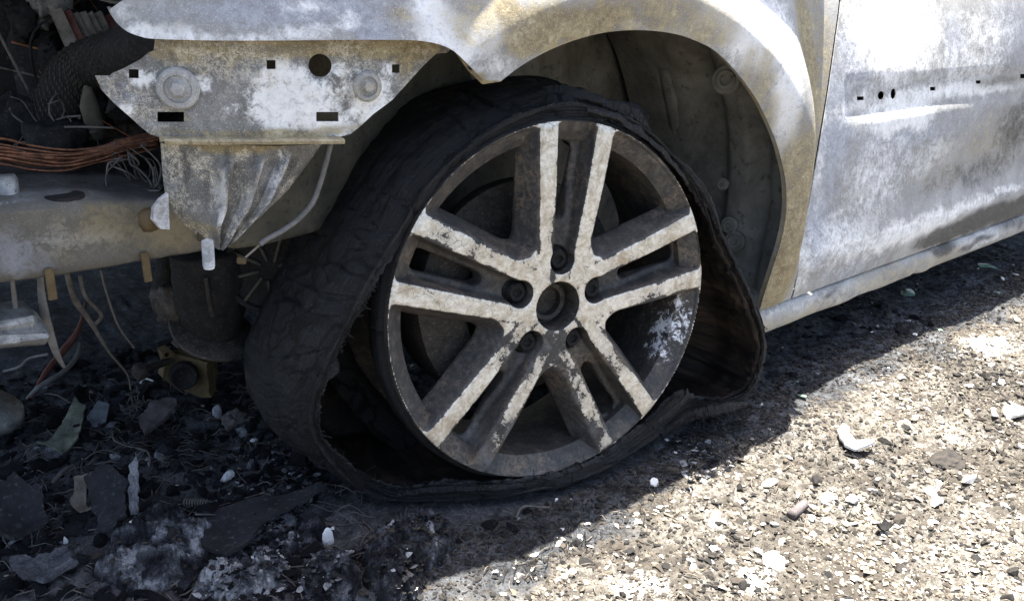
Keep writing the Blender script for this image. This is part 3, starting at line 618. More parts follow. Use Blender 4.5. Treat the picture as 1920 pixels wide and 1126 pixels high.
# bumper beam: box section running along the front corner, top ledge going back
def beam_pt(xp): return np.interp(xp, [-260, 0, 150, 300, 430, 560, 700], [395, 394, 376, 378, 372, 350, 330]), np.interp(xp, [-260, 0, 150, 300, 430, 560, 700], [580, 531, 508, 483, 462, 440, 420])
bx = np.linspace(-260, 500, 90); V = []
for q in bx:
    t_, b_ = beam_pt(q); yy = .12
    A = py(q, t_, yy); B = py(q, b_, yy+.004)
    zt, zb = A[2], B[2]; x = (A[0]+B[0])/2
    rise = 0
    loop = [(x, yy+.25-.02*k_, zt+.012-.0004*k_) for k_ in range(8)]+[(x, yy+.09, zt+.0085), (x, yy+.07, zt+.0075), (x, yy+.05, zt+.006), (x, yy+.03, zt+.004), (x, yy+.014, zt+.002), (x, yy+.002, zt+.0005), (x, yy-.002, zt-.003), (x, yy-.001, zt-.018), (x, yy, (zt+zb)/2), (x, yy+.001, zb+.012), (x, yy+.002, zb+.003), (x, yy+.005, zb), (x, yy+.07, zb-.002), (x, yy+.07, zb+.006), (x, yy+.012, zb+.01), (x, yy+.012, zt-.01), (x, yy+.25, zt+.02)]
    V += loop
V = np.array(V, float); V[:, 2] += .0022*fbm(V, 18, 3, 51)+.004*fbm(V, 40, 4, 55)*sstep(.14, .2, V[:, 1]); V[:, 1] += .002*fbm(V, 10, 3, 52); k = 15+10; i, j = np.meshgrid(np.arange(len(bx)-1), np.arange(k), indexing='ij'); i, j = i.ravel(), j.ravel()
Q = np.stack([i*k+j, i*k+(j+1) % k, (i+1)*k+(j+1) % k, (i+1)*k+j], -1)
yB = lambda X, Z: .116+0*np.asarray(X); top = sstep(.1205, .127, V[:, 1])
at = steel_attrs(V, yB, white=[(150, 455, 110, 40, .42)], ochre=[(190, 430, 120, 60, .8), (330, 430, 90, 60, .85), (480, 400, 80, 60, .85), (120, 490, 60, 30, .55), (560, 380, 60, 60, .8), (90, 400, 60, 12, .5)], blue=[(20, 480, 50, 60, .7), (60, 500, 60, 30, .5)], soot_shade=[(20, 410, 30, 10, .3)], seed=53)
no = fbm(V, 16, 4, 54); at['ochre'] *= .72; at['soot_shade'] = np.maximum(np.maximum(at['soot_shade'], .40*(1-top)), top*(.62+1.0*no+.5*sstep(.15, .22, V[:, 1]))); at['blue'] = np.maximum(at['blue'], top*.35); at['white'] = np.maximum(at['white'], top*(.12-.5*no)); at['ochre'] *= (1-top)  # sooty tone also stands in for light blocked in front of the beam
beam = fixn(mk('bumper_beam', V, [Q], BEAM, car, attrs=at, sharp=50))
for a, b in (((93, 515), (98, 550)), ((272, 484), (277, 517))):
    P0, P1 = py(*a, .118), py(*b, .118); V, Q, T = box_arr((.0075, .003, np.linalg.norm(P1-P0)+.012), .5)
    fixn(mk('hanging_tab', xform(V, (P0+P1)/2, P1-P0), [Q, T], OCHRE, beam, smooth=False))
P = py(280, 412, .10); V, Q, T = lathe_arr([(.0001, .011), (.006, .010), (.0095, .006), (.0095, -.004), (.006, -.010), (.0001, -.0105)], 14)
mk('rust_knob', xform(V+.001*fbm(V, 200, 2, 3)[:, None], P), [Q], OCHRE, beam)
P = pz(118, 352, py(118, 381, .12)[2]+.0095); V, Q, T = lathe_arr([(.0001, .0006), (.0155, .0006), (.0168, .0), (.0168, -.005)], 26); mk('drain_hole_disc', xform(V, (P[0], P[1], P[2]-.0065)), [Q], CHAR, beam)  # flat black disc painting the dark of a hole, no opening cut

# ------------------------------------------------------------------ wheel house
inner = lambda X, Z: .30+.035*np.sin(np.asarray(X)*3)-.05*np.exp(-(((np.asarray(X)-.13)/.10)**2+((np.asarray(Z)-.50)/.16)**2)**2)+.006*np.sin(np.asarray(X)*60)*sstep(.16, .22, np.asarray(X))
V, Q, T = sheet_arr([(-.32, .30), (-.20, .12), (.42, .10), (.46, .2), (.46, .80), (-.32, .80)], [], inner, .012, .003)
house = mk('wheel_house', V, [Q, T], LINER, car, sharp=60)
# rear wall of the wheel house with ribs, following the arch
V = []; nz_, nyy = 70, 50
for a in np.linspace(0, 1, nz_):
    z = .10+.56*a; xw = AC[0]+.395*math.sqrt(max(.02, 1-((z-.28)/.40)**2)) if z > .28 else AC[0]+.395-.02*(.28-z)/.18
    for b in np.linspace(0, 1, nyy):
        y = .012+.30*b; rib = .014*sstep(.02, .0, abs(y-.10)-.012)-.010*sstep(.015, 0, abs(y-.06)-.004)+.02*sstep(.14, .2, y)
        V.append((xw-rib+.004*float(fbm(np.array([[xw, y, z]]), 20, 3, 61)[0]), y, z))
V = np.array(V); i, j = np.meshgrid(np.arange(nz_-1), np.arange(nyy-1), indexing='ij'); i, j = i.ravel(), j.ravel()
mk('rear_wall', V, [np.stack([i*nyy+j, i*nyy+j+1, (i+1)*nyy+j+1, (i+1)*nyy+j], -1)], LINER, house)
yL = lambda X, Z: .112+.30*np.maximum(0, np.asarray(X)+.32)+.25*.01*np.sin(np.asarray(Z)*40)
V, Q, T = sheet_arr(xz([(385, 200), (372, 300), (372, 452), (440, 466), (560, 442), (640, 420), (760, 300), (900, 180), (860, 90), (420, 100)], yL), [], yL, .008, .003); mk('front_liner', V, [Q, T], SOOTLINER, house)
# roof of the wheel house
V = []; na = 60
for a in np.linspace(0, 1, na):
    th = math.radians(20+112*a)
    for y in np.linspace(.014+.11*float(sstep(.55, 1, a)), .32, 12): V.append((AC[0]+.40*math.cos(th), y, .30+.36*math.sin(th)+.004*math.sin(y*50)))
V = np.array(V); i, j = np.meshgrid(np.arange(na-1), np.arange(11), indexing='ij'); i, j = i.ravel(), j.ravel()
mk('arch_roof', V, [np.stack([i*12+j, i*12+j+1, (i+1)*12+j+1, (i+1)*12+j], -1)], LINER, house)
def ring_boss(x, y, X, r, nm='weld_nut'):
    c = px_(x, y, X); a = lathe_arr([(.0001, .001), (r*.35, .001), (r*.38, .006), (r*.62, .006), (r*.7, .002), (r*.95, .002), (r, -.004)], 26); mk(nm, xform(a[0], c, (-1, -.35, .1)), [a[1]], LINER, house, sharp=40)
ring_boss(1362, 150, .40, .022); ring_boss(1368, 422, .455, .014); ring_boss(1378, 452, .455, .017); ring_boss(1355, 345, .44, .010)
tube('brake_pipe', [py(1285, 110, .27), py(1300, 260, .26), py(1330, 420, .25), py(1350, 560, .25)], .006, IRON, house, 8, 20)
P0, P1 = py(1255, 120, .22), py(1300, 470, .22)
tube('strut_tower_rib', [P0, (P0+P1)/2+[.01, .0, 0], P1], [.02, .016, .02], LINER, house, 10, 16)

# ------------------------------------------------------------------ wheel
HUB = np.array([0, 0, .25]); ST, CA = -.185527, .070976
wn = np.array([math.sin(ST)*math.cos(CA), -math.cos(ST)*math.cos(CA), math.sin(CA)]); wu = np.array([math.cos(ST), math.sin(ST), 0]); wv = np.cross(wn, wu); wv = wv*np.sign(wv[2])
WM = Matrix(((wu[0], wv[0], wn[0], HUB[0]), (wu[1], wv[1], wn[1], HUB[1]), (wu[2], wv[2], wn[2], HUB[2]), (0, 0, 0, 1)))
def wloc(P): d = np.asarray(P)-HUB; return np.stack([d@wu, d@wv, d@wn], -1)
def wpx(x, y, dep=0.0): d = ray(x, y); c = HUB-wn*dep; t = ((c-CAM)@wn)/(d@wn); return wloc(CAM+d*t)
RIM = .2215; h = .00135
ax_ = np.arange(-.2262, .2263, h).astype(np.float32); az_ = np.arange(-.056, .0045, h).astype(np.float32)
X, Y = np.meshgrid(ax_, ax_, indexing='ij'); R = np.hypot(X, Y); TH = np.arctan2(Y, X)
def prof_top(r): return -.0050*sstep(.16, .05, r)-.0015*sstep(.214, .2215, r)     # machined face, dished towards the hub
k5 = 2*np.pi/5; ph0 = math.radians(12)
al = (TH-ph0+k5/2) % k5-k5/2                                   # angle from the middle of the nearest spoke pair
A_, B_ = R*np.cos(al), np.abs(R*np.sin(al))                    # along and across
edge_o = .0355+(A_-.065)*(.0525-.0355)/.15                    # outer edge of the spoke face
edge_i = .0145+(A_-.065)*(.0265-.0145)/.15                    # inner edge
win = smax(edge_o-B_, R-.2192, .009)                            # <0 inside the big window between pairs
win = smax(win, .076-R, .02)
chan = smax(B_-edge_i, R-.2200, .008); chan = smax(chan, .058-A_, .012)   # sunken channel within a pair
slot = smax(B_-(.0105+.07*(A_-.1)), np.abs(A_-.150)-.050, .012)
bore = R-.0305
bolt = np.hypot(A_-.0565, B_)-.0168
body = np.zeros(X.shape+(len(az_),), np.float32)
top = prof_top(R)
for kz, z in enumerate(az_):
    dep = top-z                                                  # depth below the machined face
    thick = .046-.010*sstep(.08, .2, R)
    slab = np.maximum(z-top, -(z+thick)); slab = np.maximum(slab, R-RIM)
    dpos = np.maximum(dep, 0)
    s = slab
    s = smax(s, -(win+.42*np.minimum(dpos, .034)+.10*np.maximum(0, R-.19)*0), .004)
    ch = np.maximum(chan+.30*dpos, dep-(.018+.010*sstep(.09, .2, A_)-.012*sstep(.205, .218, R)))
    ch = smax(chan+.16*dpos, dep-(.019+.010*sstep(.09, .16, A_)), .006)
    s = smax(s, -ch, .003)
    s = smax(s, -(slot+.12*dpos), .004)
    s = smax(s, -np.maximum(bore+.03*dpos, dep-.036), .002)
    s = smax(s, -np.maximum(bolt+.06*dpos, dep-.026), .002)
    valve = np.hypot(X-.1, Y+.17)-.0045; s = np.maximum(s, -valve)
    body[:, :, kz] = np.maximum(s, z-top)
V, Q = surface_nets(body, (ax_[0], ax_[0], az_[0]), h)
Rv = np.hypot(V[:, 0], V[:, 1]); mach = sstep(.0016, .0006, np.abs(V[:, 2]-prof_top(Rv)))
al2 = (np.arctan2(V[:, 1], V[:, 0])-ph0+k5/2) % k5-k5/2; a2, b2 = Rv*np.cos(al2), np.abs(Rv*np.sin(al2))
de = np.minimum(np.abs(b2-(.0355+(a2-.065)*.1133)), np.abs(b2-(.0145+(a2-.065)*.08))); de = np.minimum(de, np.abs(Rv-RIM)); fringe = np.maximum(sstep(.006, .0, de), .55*sstep(.2165, .2185, Rv))
def spots(V, lst, wamt=.02, seed=71):
    r = np.zeros(len(V)); Wx = V[:, 0]+wamt*fbm(V, 25, 4, seed); Wy = V[:, 1]+wamt*fbm(V, 25, 4, seed+5)
    for x, y, s, v in lst:
        p = wpx(x, y); r = np.maximum(r, v*np.exp(-((Wx-p[0])**2+(Wy-p[1])**2)/(s/1560)**2))
    return r
burn = spots(V, [(1045, 650, 45, .9), (1060, 700, 50, .8), (1000, 690, 45, .75), (960, 655, 40, .75), (1110, 810, 60, .95), (900, 860, 70, 1.0), (960, 815, 60, .9), (880, 460, 30, .5), (930, 485, 30, .5), (1130, 790, 40, .7), (1075, 745, 35, .7), (1190, 740, 30, .35), (1000, 870, 90, 1.0), (1150, 485, 30, .45), (1020, 640, 30, .5), (985, 610, 20, .4), (1270, 540, 26, .4), (840, 800, 30, .35), (1130, 620, 24, .45), (1190, 500, 24, .4)])
burn = np.maximum(burn, .62*sstep(.10, .42, fbm(V, 13, 4, 77)))
chip = spots(V, [(1275, 620, 36, 1.0), (1255, 660, 28, .9), (1290, 580, 20, .7), (1265, 375, 26, .5), (1290, 400, 20, .6), (960, 850, 40, .45), (1170, 250, 30, .35), (1060, 655, 30, .55), (1000, 225, 60, .35), (1150, 700, 30, .3), (1250, 300, 30, .4)])
wheel = mk('front_wheel', V, [Q], ALLOY, car, attrs={'machined': mach, 'burn': burn, 'chip': chip, 'fringe': fringe}, sharp=48)
wheel.matrix_world = WM
wheel['label'] = 'five double spoke alloy wheel with peeling cream and sooty black finish'
# barrel behind the spokes, with the bright outer lip
pr = [(.2215, -.004), (.2222, -.010), (.2205, -.018), (.2100, -.024), (.2060, -.040), (.2040, -.09), (.2060, -.15), (.2215, -.168), (.2225, -.176), (.2190, -.178), (.2030, -.150), (.1990, -.09), (.1990, -.040), (.199, -.02), (.2170, -.006)]
V, Q, T = lathe_arr(pr, 240, True); n_ = len(V)
chb = np.max([v*np.exp(-((V+.012*fbm(V, 30, 4, 74)[:, None]-wpx(x, y, d))**2).sum(1)/r_**2) for x, y, d, r_, v in ((1272, 610, .03, .036, 1.15), (1256, 655, .03, .034, 1.1), (1285, 575, .02, .026, 1.), (1215, 285, .03, .03, .45), (1250, 330, .03, .03, .45), (960, 850, .03, .03, .4))], axis=0)
mk('rim_barrel', V, [Q], ALLOY, wheel, attrs={'machined': np.zeros(n_), 'burn': np.full(n_, .35), 'chip': np.maximum(chb, .25*np.clip(fbm(V, 12, 3, 5)+.4, 0, 1)), 'fringe': np.zeros(n_)}, sharp=50)
# brake disc, hat and caliper
pr = [(.030, -.052), (.066, -.052), (.070, -.056), (.070, -.090), (.142, -.092), (.143, -.094), (.143, -.112), (.142, -.114), (.070, -.114), (.03, -.114)]
V, Q, T = lathe_arr(pr, 96, True); mk('brake_disc', V, [Q], IRON, wheel, sharp=40)
V = []; nn_ = 28
for a in np.linspace(-.62, .62, nn_):
    for r, z in ((.095, -.066), (.10, -.060), (.135, -.058), (.158, -.064), (.162, -.075), (.162, -.140), (.095, -.140), (.095, -.120), (.148, -.118), (.148, -.088), (.095, -.086)):
        V.append((r*math.cos(a+math.pi*1.04), r*math.sin(a+math.pi*1.04), z))
V = np.array(V)+.0015*fbm(np.array(V), 60, 3, 6)[:, None]; k = 11; i, j = np.meshgrid(np.arange(nn_-1), np.arange(k), indexing='ij'); i, j = i.ravel(), j.ravel()
fixn(mk('brake_caliper', V, [np.stack([i*k+j, i*k+(j+1) % k, (i+1)*k+(j+1) % k, (i+1)*k+j], -1)], IRON, wheel, sharp=40))
# lug bolts
hd = lathe_arr([(.0001, .002), (.005, .002), (.0058, .006), (.0098, .006), (.0115, .004), (.0120, -.004), (.0150, -.006), (.0155, -.012)], 18)
V0 = hd[0].copy(); V0 += .0012*fbm(V0, 180, 3, 9)[:, None]; me = mesh_np('lug_bolt', V0, [hd[1]], mats=[CHAR], sharp=40)
for q in range(5):
    a = ph0+q*k5; obj('lug_bolt', me, wheel, (.0565*math.cos(a), .0565*math.sin(a), -.020))
cup = lathe_arr([(.0001, -.040), (.018, -.040), (.0185, -.030), (.0235, -.029), (.0245, -.038), (.029, -.036), (.0292, -.012), (.0302, -.010)], 40)
mk('centre_cap_seat', cup[0], [cup[1]], IRON, wheel, sharp=40)

# burnt tyre: belt peeled off the rim, loft of cross sections round the wheel
# control rows: shoulder pixel, shoulder depth, edge pixel, edge depth, tread width, swell of tread, back radius offset
TY = [((1050, 196), .012, (1060, 224), .012, .17, .022, .004), ((960, 224), .008, (988, 236), .012, .18, .030, .012), ((880, 272), .004, (900, 285), .012, .185, .036, .02), ((800, 347), .0, (812, 380), .012, .185, .040, .024),
      ((742, 437), -.003, (764, 445), .012, .185, .040, .02), ((692, 520), -.006, (706, 524), -.002, .185, .040, .014), ((655, 590), -.006, (672, 594), -.003, .185, .044, .010), ((600, 700), .0, (616, 704), .002, .185, .046, .008), ((582, 775), .014, (598, 786), .014, .19, .040, .004),
      ((600, 838), .030, (622, 838), .028, .19, .030, .0), ((652, 890), .048, (676, 880), .044, .18, .016, -.004), ((737, 944), .050, (748, 912), .044, .17, .008, -.01), ((850, 938), .024, (850, 902), .018, .17, .005, -.012), ((1000, 921), -.004, (1000, 893), -.002, .17, .003, .0),
      ((1120, 888), -.004, (1114, 858), -.002, .17, .002, .0), ((1222, 822), .016, (1204, 795), .010, .16, .006, -.006), ((1300, 770), .030, (1266, 748), .020, .15, .012, -.02), ((1385, 745), .020, (1380, 744), .019, .16, .012, -.05), ((1422, 695), .004, (1419, 695), .004, .17, .008, -.070),
      ((1430, 625), -.010, (1427, 625), -.009, .17, .006, -.070), ((1400, 540), -.012, (1396, 541), -.011, .17, .010, -.045), ((1360, 452), -.002, (1355, 453), -.001, .17, .012, -.015), ((1312, 350), .004, (1305, 352), .006, .17, .014, .0), ((1212, 244), .008, (1204, 258), .012, .17, .014, .0), ((1130, 207), .010, (1126, 228), .012, .17, .016, .0)]
rows = []
for fp, fd, ep, ed_, tw, sw, bo in TY:
    F = wpx(*fp, fd); Ed = wpx(*ep, ed_); ro = np.array([F[0], F[1], 0]); r0 = np.linalg.norm(ro); ro = ro/r0; ain = np.array([0, 0, -1.])
    mid = (Ed+F)/2+ain*-.002
    rows.append([Ed, mid, F, F+ain*tw*.10+ro*sw*.55, F+ain*tw*.32+ro*sw*.95, F+ain*tw*.62+ro*sw, F+ain*tw*.88+ro*(sw*.7+bo*.7), F+ain*tw+ro*bo, F+ain*tw*1.02+ro*(bo-.03), F+ain*tw*.98+ro*(max(.2215-r0, bo-.07))])
rows = np.array(rows); NA = 900
cols = [catmull(rows[:, c], NA, True) for c in range(rows.shape[1])]; G = np.stack(cols, 1)          # NA x 10 x 3
NC = 84; G2 = np.stack([catmull(G[a], NC) for a in range(NA)])
uu, vv = np.meshgrid(np.linspace(0, 1, NA, endpoint=False), np.linspace(0, 1, NC), indexing='ij')
Wd = HUB+G2[..., :1]*wu+G2[..., 1:2]*wv+G2[..., 2:3]*wn
Wd[..., 2] = np.where(Wd[..., 2] < .03, .012+.018*np.exp((Wd[..., 2]-.03)/.018), Wd[..., 2])          # squashed where it lies on the ground
flatw = Wd.reshape(-1, 3)
nrm = np.cross(np.roll(Wd, -1, 0)-np.roll(Wd, 1, 0), np.gradient(Wd, axis=1)); nrm /= np.linalg.norm(nrm, axis=-1)[..., None]+1e-9
if (nrm[:, 32]*(Wd[:, 32]-HUB)).sum() < 0: nrm = -nrm
grv = sum(np.exp(-((vv-g)/.008)**2) for g in (.37, .46, .55, .64))*.0022*(.4+.6*sstep(-.2, .4, fbm(flatw, 12, 3, 81).reshape(NA, NC)))
dsp = .0065*fbm(flatw, 16, 5, 82).reshape(NA, NC)+.0026*fbm(flatw, 80, 4, 83, .65).reshape(NA, NC)-grv
crk = np.abs(fbm(np.stack([uu*60, vv*4, 0*uu], -1).reshape(-1, 3), 1, 2, 84).reshape(NA, NC)); dsp -= .003*sstep(.05, .0, crk)*sstep(.2, .3, vv)*sstep(.7, .5, vv)
for q in range(46):                                                                                    # splits across the burnt tread and shoulder
    u0, v0, l_ = rng.random(), rng.uniform(.12, .6), rng.uniform(.04, .14); du = (uu-u0+.5) % 1-.5-.010*fbm(np.stack([vv*9, 0*vv+q, 0*vv], -1).reshape(-1, 3), 1, 2, 86).reshape(NA, NC)
    dsp -= rng.uniform(.002, .005)*np.exp(-(du/.0017)**2)*sstep(l_, l_*.6, np.abs(vv-v0))
for g, a_ in ((.05, .0025), (.085, .002), (.13, .003), (.175, .002)): dsp -= a_*np.exp(-((vv-g-.01*fbm(flatw, 9, 3, 87).reshape(NA, NC))/.006)**2)*sstep(-.3, .3, fbm(flatw, 7, 2, 88).reshape(NA, NC))
dsp += .004*np.exp(-((vv-.215)/.018)**2)                                                                 # raised shoulder ridge
Wd = Wd+nrm*dsp[..., None]
rag = (.0075*fbm(np.stack([np.cos(uu*6.283)*22, np.sin(uu*6.283)*22, vv*9], -1).reshape(-1, 3), 1.2, 5, 85, .72).reshape(NA, NC))*sstep(.14, .0, vv); Wd = Wd+(Wd-np.roll(Wd, -1, 1))/(np.linalg.norm(Wd-np.roll(Wd, -1, 1), axis=-1)[..., None]+1e-9)*rag[..., None]*(vv < .14)[..., None]
thk = (.0045+.006*sstep(.1, .22, vv)*sstep(.8, .7, vv))[..., None]; Wi = Wd-nrm*thk
Vo = wloc(np.concatenate([Wd.reshape(-1, 3), Wi.reshape(-1, 3)]))
a, c = np.meshgrid(np.arange(NA), np.arange(NC-1), indexing='ij'); a, c = a.ravel(), c.ravel(); b = (a+1) % NA
Qo = np.stack([a*NC+c, b*NC+c, b*NC+c+1, a*NC+c+1], -1); NV = NA*NC; a = np.arange(NA); b = (a+1) % NA
Qe = np.concatenate([np.stack([a*NC, a*NC+NV, b*NC+NV, b*NC], -1), np.stack([a*NC+NC-1, b*NC+NC-1, b*NC+NC-1+NV, a*NC+NC-1+NV], -1)])
edg = np.maximum(sstep(.22, .0, vv), .8*np.exp(-((vv-.21)/.03)**2)).ravel()  # paler torn edge and shoulder paint the highlight along the ridge
tyre = mk('burnt_tyre', Vo, [Qo, Qo[:, ::-1]+NV, Qe], [RUBBER, RUBIN], wheel, attrs={'around': np.tile(uu.ravel(), 2), 'across': np.tile(vv.ravel(), 2), 'edge': np.tile(edg, 2)}, midx=np.concatenate([np.zeros(len(Qo)), np.ones(len(Qo)), np.zeros(len(Qe))]))
fixn(tyre)
# frayed cords standing out of the torn edge
parts = []
for q in range(170):
    a_ = int(rng.integers(int(NA*.20), int(NA*.86))); b_ = Wd[a_, int(rng.integers(0, 3))]; d_ = Wd[a_, 0]-Wd[a_, 6]; d_ = d_/(np.linalg.norm(d_)+1e-9)+rng.normal(0, .55, 3); l_ = rng.uniform(.001, .009)**1.0*rng.random()+.001
    parts.append(tube_arr(np.array([b_-d_*.003, b_+d_*l_*.5+rng.normal(0, .0012, 3), b_+d_*l_+rng.normal(0, .0025, 3)]), rng.uniform(.0003, .0009), 4))
V, Q, T = join(parts); n_ = len(V); tag(mk('frayed_cords', wloc(V), [Q, T], RUBBER, wheel, attrs={'around': np.zeros(n_), 'across': np.zeros(n_), 'edge': np.full(n_, .6)}), kind='stuff')
# what is left of the bead, still clamped round the rim
pr = [(.2190, -.012), (.2240, -.010), (.2290, -.016), (.2310, -.030), (.2270, -.046), (.2160, -.050), (.2090, -.040), (.2100, -.026)]
V, Q, T = lathe_arr(pr, 200, True); V = V*(1+.008*fbm(V, 26, 4, 91)[:, None]*np.array([1, 1, .3])); n_ = len(V); ang = np.arctan2(V[:, 1], V[:, 0])
V[:, 2] += 0.0
mk('tyre_bead', V, [Q], RUBBER, wheel, attrs={'around': ang/6.283, 'across': V[:, 2]*5, 'edge': np.full(n_, .45)})
pr = [(.222, -.165), (.236, -.150), (.262, -.140), (.268, -.146), (.24, -.160), (.224, -.172)]
V, Q, T = lathe_arr(pr, 120, True); V = V*(1+.03*fbm(V, 14, 4, 92)[:, None]*np.array([1, 1, 0])); n_ = len(V)
mk('inner_sidewall', V, [Q], RUBBER, wheel, attrs={'around': np.arctan2(V[:, 1], V[:, 0])/6.283, 'across': V[:, 2]*5, 'edge': np.full(n_, .2)})
# scraps of tread and cord torn loose along the top and in the folded bulge at the right
def scrap(pts, r, mat=None, flat=.35):
    L = np.array([wpx(x, y, d) for x, y, d in pts]); V, Q, T = tube_arr(L, r, 8, 36, .35, flat); V = V+.0025*fbm(V, 90, 4, len(pts)+int(pts[0][0]))[:, None]; n_ = len(V)
    mk('torn_strip', V, [Q, T], mat or RUBBER, wheel, attrs={'around': V[:, 0]*3, 'across': V[:, 1]*3, 'edge': np.full(n_, .55)})
for pts, r in (([(985, 180, .04), (1040, 172, .03), (1100, 180, .02), (1160, 205, .02)], [.004, .009, .007, .002]), ([(1075, 182, .03), (1130, 192, .02), (1185, 212, .02), (1222, 246, .02)], [.002, .006, .008, .003]), ([(1150, 196, .05), (1190, 202, .05), (1214, 222, .05)], [.003, .008, .004]),
               ([(1100, 205, .0), (1160, 222, .0), (1230, 272, .0), (1290, 345, .0)], [.002, .004, .005, .002]), ([(1205, 250, .012), (1260, 300, .012), (1310, 372, .01), (1345, 440, .008)], [.003, .006, .006, .003]),
               ([(1225, 800, .0), (1255, 775, .0), (1285, 745, .0), (1288, 728, -.004)], [.004, .006, .006, .002]), ([(1240, 815, .02), (1290, 782, .01), (1340, 768, .0), (1400, 758, .005)], [.004, .008, .009, .005]), ([(1215, 790, .01), (1250, 752, .01), (1275, 738, .0), (1300, 742, .0)], [.002, .005, .006, .003]),
               ([(690, 512, -.002), (680, 545, .0), (662, 580, .004), (650, 622, .006)], [.002, .005, .006, .003]), ([(612, 705, .0), (625, 690, .004), (628, 668, .008)], [.005, .008, .003]), ([(880, 270, .004), (960, 224, .004), (1040, 196, .006)], [.002, .004, .002]), ([(740, 442, .0), (790, 362, .0), (860, 288, .002)], [.002, .0035, .002]),
               ([(745, 926, .03), (830, 916, .02), (930, 914, .0), (1010, 908, -.004)], [.002, .0045, .004, .002]), ([(905, 163, .15), (940, 158, .13), (985, 160, .11), (1030, 168, .09)], [.004, .009, .006, .003])): scrap(pts, r)

# ------------------------------------------------------------------ engine bay
def fbox(name, s, loc, mat=CHAR, parent=car, **k): return box(name, s, loc, mat, parent, **k)
# big dark masses: engine, gearbox, crossmember, floor, hood, far side
def lumpy(name, loc, size, mat, parent, seed, n=22, amp=.25):
    th = np.linspace(0, np.pi, n); ph = np.linspace(0, 2*np.pi, n*2, endpoint=False); A, B = np.meshgrid(th, ph, indexing='ij')
    sp = lambda c: np.sign(c)*np.abs(c)**.55
    V = np.stack([sp(np.sin(A))*sp(np.cos(B)), sp(np.sin(A))*sp(np.sin(B)), sp(np.cos(A))], -1).reshape(-1, 3); V *= 1+amp*fbm(V, 1.8, 4, seed)[:, None]
    V = V*np.asarray(size)/2+np.asarray(loc); m = n*2; i, j = np.meshgrid(np.arange(n-1), np.arange(m), indexing='ij'); i, j = i.ravel(), j.ravel()
    return fixn(mk(name, V, [np.stack([i*m+j, i*m+(j+1) % m, (i+1)*m+(j+1) % m, (i+1)*m+j], -1)], mat, parent))
engine = lumpy('engine_block', (-.05, .85, .48), (.62, .72, .46), CHAR, car, 101, 30)
lumpy('gearbox', (-.12, .55, .32), (.34, .26, .26), CHAR, car, 102, 24)
fbox('unseen_hood', (1.75, 1.52, .03), (-.33, .80, .865), CHAR, z=(-.06, 0, 1), bev=.3)  # out of view, added to keep sun out of the engine bay
fbox('unseen_firewall', (.03, 1.36, .62), (.50, .80, .53))  # out of view, added with the floor to close off the light
fbox('unseen_floor_pan', (1.5, 1.45, .03), (1.26, .785, .172))  # out of view, added to stop sun reaching the soil below
fbox('unseen_side_panel', (2.6, .03, .72), (.45, 1.50, .50))  # out of view, added to block light entering from the far side
fbox('front_crossmember', (.07, 1.1, .09), (-.55, .98, .42))
# charred box behind the hose
P = py(86, 178, .50); fbox('charred_housing', (.05, .06, .15), P, DARKPL, x=(.9, -.3, 0), jit=.01)
P = py(20, 100, .55); lumpy('charred_manifold', P, (.16, .14, .16), CHAR, car, 103, 18)
P = py(190, 20, .55); lumpy('charred_duct', P, (.26, .12, .20), CHAR, car, 104, 18)
# braided hose
def pyl(l): return np.array([py(x, y, Y) for x, y, Y in l])
hp = catmull(pyl([(330, 70, .16), (285, 88, .19), (230, 105, .24), (175, 122, .29), (140, 148, .31), (118, 190, .32), (102, 225, .33), (92, 262, .34)]), 60)
hose = tube('braided_hose', hp, .027, CHAR, car, 24)
ribs = []
for t in range(16, 52):
    for s in range(18):
        th = 2*math.pi*(s+.5*(t % 2))/18; T_ = hp[t+1]-hp[t]; T_ /= np.linalg.norm(T_); A_1 = np.cross(T_, [.31, .2, .93]); A_1 /= np.linalg.norm(A_1); B_1 = np.cross(A_1, T_)
        n3 = A_1*math.cos(th)+B_1*math.sin(th); s3 = -A_1*math.sin(th)+B_1*math.cos(th); c = hp[t]+n3*.0272
        ribs.append((np.array([c-T_*.0022-s3*.0018, c+s3*.0005-T_*.001+n3*.0013, c+T_*.0022+s3*.0018, c-s3*.0005+T_*.001+n3*.0008]), np.array([[0, 1, 2, 3]]), np.zeros((0, 3), int)))
V, Q, T = join(ribs); tag(mk('braid', V, [Q], BRAID, hose, smooth=False), kind='stuff')
# burnt air filter pleats
for q in range(11):
    a = py(105+q*15, 8+3*q+rng.random()*14, .40); b = py(138+q*14, 84+rng.random()*10-q, .36); V, Q, T = box_arr((.013, .0022, np.linalg.norm(b-a)), .3, .002)
    fixn(mk('filter_pleat', xform(V, (a+b)/2, b-a, (1, -.6+.2*rng.random(), .2)), [Q, T], PLEAT if q % 5 != 1 else REDSTRAP, car, smooth=False))
# melted lump at the top
P = py(96, 4, .44); lumpy('melted_plastic', P, (.038, .04, .042), MELT, car, 105, 18, 1.1)
P = py(70, 10, .45); lumpy('melted_plastic', P, (.022, .03, .04), MELT, car, 106, 16, 1.1)
for q in range(34):
    x_, y_ = rng.uniform(-10, 270), rng.uniform(-10, 300); Y_ = rng.uniform(.40, .56); r_ = rng.uniform(.012, .045); p_ = py(x_, y_, Y_)
    if q % 3: lumpy('charred_lump', p_, (r_*rng.uniform(.6, 1.6), r_, r_*rng.uniform(.5, 1.6)), (CHAR, CHAR, BROWNPL, DARKPL)[q % 4], car, 400+q, 12, 1.0)
    else: L_ = [p_+rng.normal(0, .05, 3)*[1, .4, 1] for _ in range(4)]; tube('burnt_wire', L_, rng.uniform(.0009, .0022), (WIRE, CHAR, COPPER)[q % 9//3], car, 6, 20)
